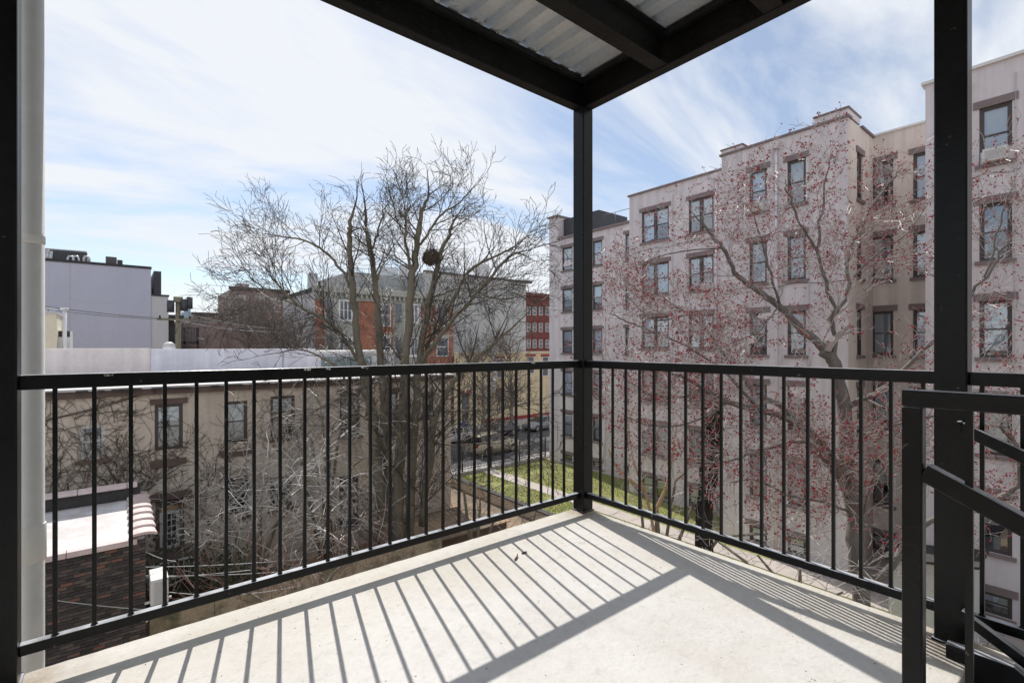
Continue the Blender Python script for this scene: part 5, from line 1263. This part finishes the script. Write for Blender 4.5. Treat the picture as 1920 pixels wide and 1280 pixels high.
# stair railing in front of the wide column
sr = thing('stair_railing', (1.43,.29,0), 'black steel stair guard post with level top rail and sloping handrail at the right front', 'railing')
w = .038; sx = 1.432; sy = .292
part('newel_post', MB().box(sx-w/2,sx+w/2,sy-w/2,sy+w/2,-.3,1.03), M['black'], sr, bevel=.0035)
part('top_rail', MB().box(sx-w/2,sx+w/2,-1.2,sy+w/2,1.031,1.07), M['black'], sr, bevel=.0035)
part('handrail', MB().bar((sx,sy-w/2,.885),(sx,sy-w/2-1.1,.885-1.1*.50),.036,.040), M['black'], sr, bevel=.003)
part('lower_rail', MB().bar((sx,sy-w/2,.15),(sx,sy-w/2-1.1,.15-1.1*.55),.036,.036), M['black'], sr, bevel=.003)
me = MB().box(-.0065,.0065,-.0065,.0065,-.5,1.033).mesh('baluster', M['black'])
for k in range(6): link('baluster', me, sr, (0, -.093-.108*k, 0))
fr_ = thing('stair_handrail', (2.5,.36,0), 'sloping black handrails descending beyond the wide column', 'handrail')
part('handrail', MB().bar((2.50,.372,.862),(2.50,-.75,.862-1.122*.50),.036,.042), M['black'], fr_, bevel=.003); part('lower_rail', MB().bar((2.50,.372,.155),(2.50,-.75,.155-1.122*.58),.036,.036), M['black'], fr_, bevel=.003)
part('rail_end', MB().box(2.478,2.522,.366,.378,.842,.884), M['black'], fr_)
me = MB().box(-.0065,.0065,-.0065,.0065,-.35,.75).mesh('baluster', M['black'])
st = thing('stairs', (2,.3,0), 'black steel stair flight with tread plates dropping off the right end of the floor', 'stairs')
for xx in (2.44, 1.47): part('stringer', MB().prism([(.40,.055),(.40,-.16),(.30,-.22),(-1.6,-1.42),(-1.6,-1.18),(.22,.055)], xx-.02, xx+.02, 'x'), M['black'], st, bevel=.004)
for k in range(6): part('tread', MB().box(1.49,2.42,.06-.26*k,.33-.26*k,-.19-.175*k,-.15-.175*k), M['black'], st, bevel=.003)
# overhead frame and corrugated sheets
rf = thing('balcony_roof', (1,1,2.86), 'black steel beams carrying galvanised corrugated sheets over the balcony', 'roof')
ZB, ZT = 2.862, 3.075
OXb, OYb = RX+.052, RY+.052
def chan(axis, c, a0, a1, inward):                # channel: web outside, flanges inwards
    w1, w2 = sorted((c, c-inward*.012)); fl = sorted((c-inward*.012, c-inward*.072))
    g = MB()
    def bb(u0,u1,v0,v1,z0,z1): g.box(u0,u1,v0,v1,z0,z1) if axis == 'x' else g.box(v0,v1,u0,u1,z0,z1)
    bb(a0,a1,w1,w2,ZB,ZT); bb(a0,a1,fl[0],fl[1],ZB,ZB+.010); bb(a0,a1,fl[0],fl[1],ZT-.010,ZT)
    return g
part('edge_beam', chan('x', OYb, -1.2, OXb, 1), M['black_rough'], rf, bevel=.002)
part('edge_beam', chan('y', OXb, -1.9, OYb-.013, 1), M['black_rough'], rf, bevel=.002)
part('edge_beam', MB().box(-1.2,OXb-.014,OYb-.10,OYb-.073,ZT-.045,ZT-.012), M['black_rough'], rf)
part('ledger_angle', MB().box(OXb-.10,OXb-.073,-1.9,OYb-.102,ZT-.045,ZT-.012), M['black_rough'], rf)
for k in range(5):
    yc = 1.74-.66*k; part('joist', MB().box(-1.2,OXb-.075,yc-.048,yc+.048,ZB+.004,ZB+.012).box(-1.2,OXb-.075,yc-.004,yc+.004,ZB+.013,ZT-.012).box(-1.2,OXb-.075,yc-.048,yc+.048,ZT-.011,ZT-.002), M['black_rough'], rf, bevel=.002)
g = MB(); x = -1.2; prof = []; zt_ = ZT+.002; p_ = .1475
x = OXb-.02-p_*26
while x < OXb-.02:
    prof += [(x,zt_),(x+.078,zt_),(x+.088,zt_+.055),(x+.138,zt_+.055)]; x += p_
prof.append((OXb-.01,zt_))
for (ya_, yb2_) in ((OYb-.01,.2),(.19,-1.9)):
    for (a, za), (b_, zb2) in zip(prof, prof[1:]): g.quad((a,yb2_,za),(b_,yb2_,zb2),(b_,ya_,zb2),(a,ya_,za))
    ya_ -= 0
part('corrugated_sheet', g, M['galv'], rf)
part('roof_slab', MB().box(-1.2,OXb,-1.9,OYb,ZT+.062,ZT+.16), M['concrete'], rf)
g = MB(); rr = random.Random(9)                    # torn flakes where the sheet meets the beam
x = OXb-.02-p_*16
while x < OXb-.1:
    for k in range(5):
        a = x+.03+rr.uniform(0,.05); c = Vector((a, OYb-.10-rr.uniform(.0,.03), ZT-.004-rr.uniform(0,.012))); s_ = rr.uniform(.006,.018)
        q = [c+Vector((rr.uniform(-1,1)*s_,rr.uniform(-1,1)*s_,rr.uniform(-.5,.5)*s_)) for _ in range(4)]; g.quad(*q)
    x += p_
part('paint_flakes', g, M['chip'], rf, kind='stuff')
# debris on the floor
def deck_pt(px, py): d = EYE*F/(py-HZ); q = P(px,py,d); return q
for (px, py, lab, ang, L_) in ((968,1047,'curled dry brown twig scrap lying on the sunlit floor, nearer of the two',.6,.05),(983,1037,'short dark stub lying on the floor, farther of the two',-.2,.032)):
    q = deck_pt(px,py); v = Vector((math.cos(ang),math.sin(ang),0))*L_/2
    single('twig_scrap', MB().tube([q-v+Vector((0,0,.005)), q+Vector((0,0,.006)), q+v*.8+Vector((0,0,.006)), q+v+Vector((.004,.006,.016 if L_>.04 else .006))], [.0045,.005,.0045,.002], 7), M['tan_trim'], tuple(q), lab, 'twig', smooth=True)
g = MB(); rr = random.Random(17)
for k in range(240):
    x, y = rr.uniform(-.2,EX-.03), rr.uniform(.4,EY-.03); s_ = rr.uniform(.0006,.0016); g.box(x-s_,x+s_,y-s_*.7,y+s_*.7,.0005,.0005+s_)
o = link('grit', g.mesh('grit', M['shale'])); tag(o, 'tiny dark grit and crumbs scattered over the balcony floor', 'grit', kind='stuff')
# the house the balcony belongs to, behind the camera
hb = thing('home_building', (0,-1.75,GZ), 'grey rear wall of the house that carries the balcony', 'house')
part('wall', MB().box(-9,9,-2.1,-1.72,GZ,6.5), M['greywall'], hb)
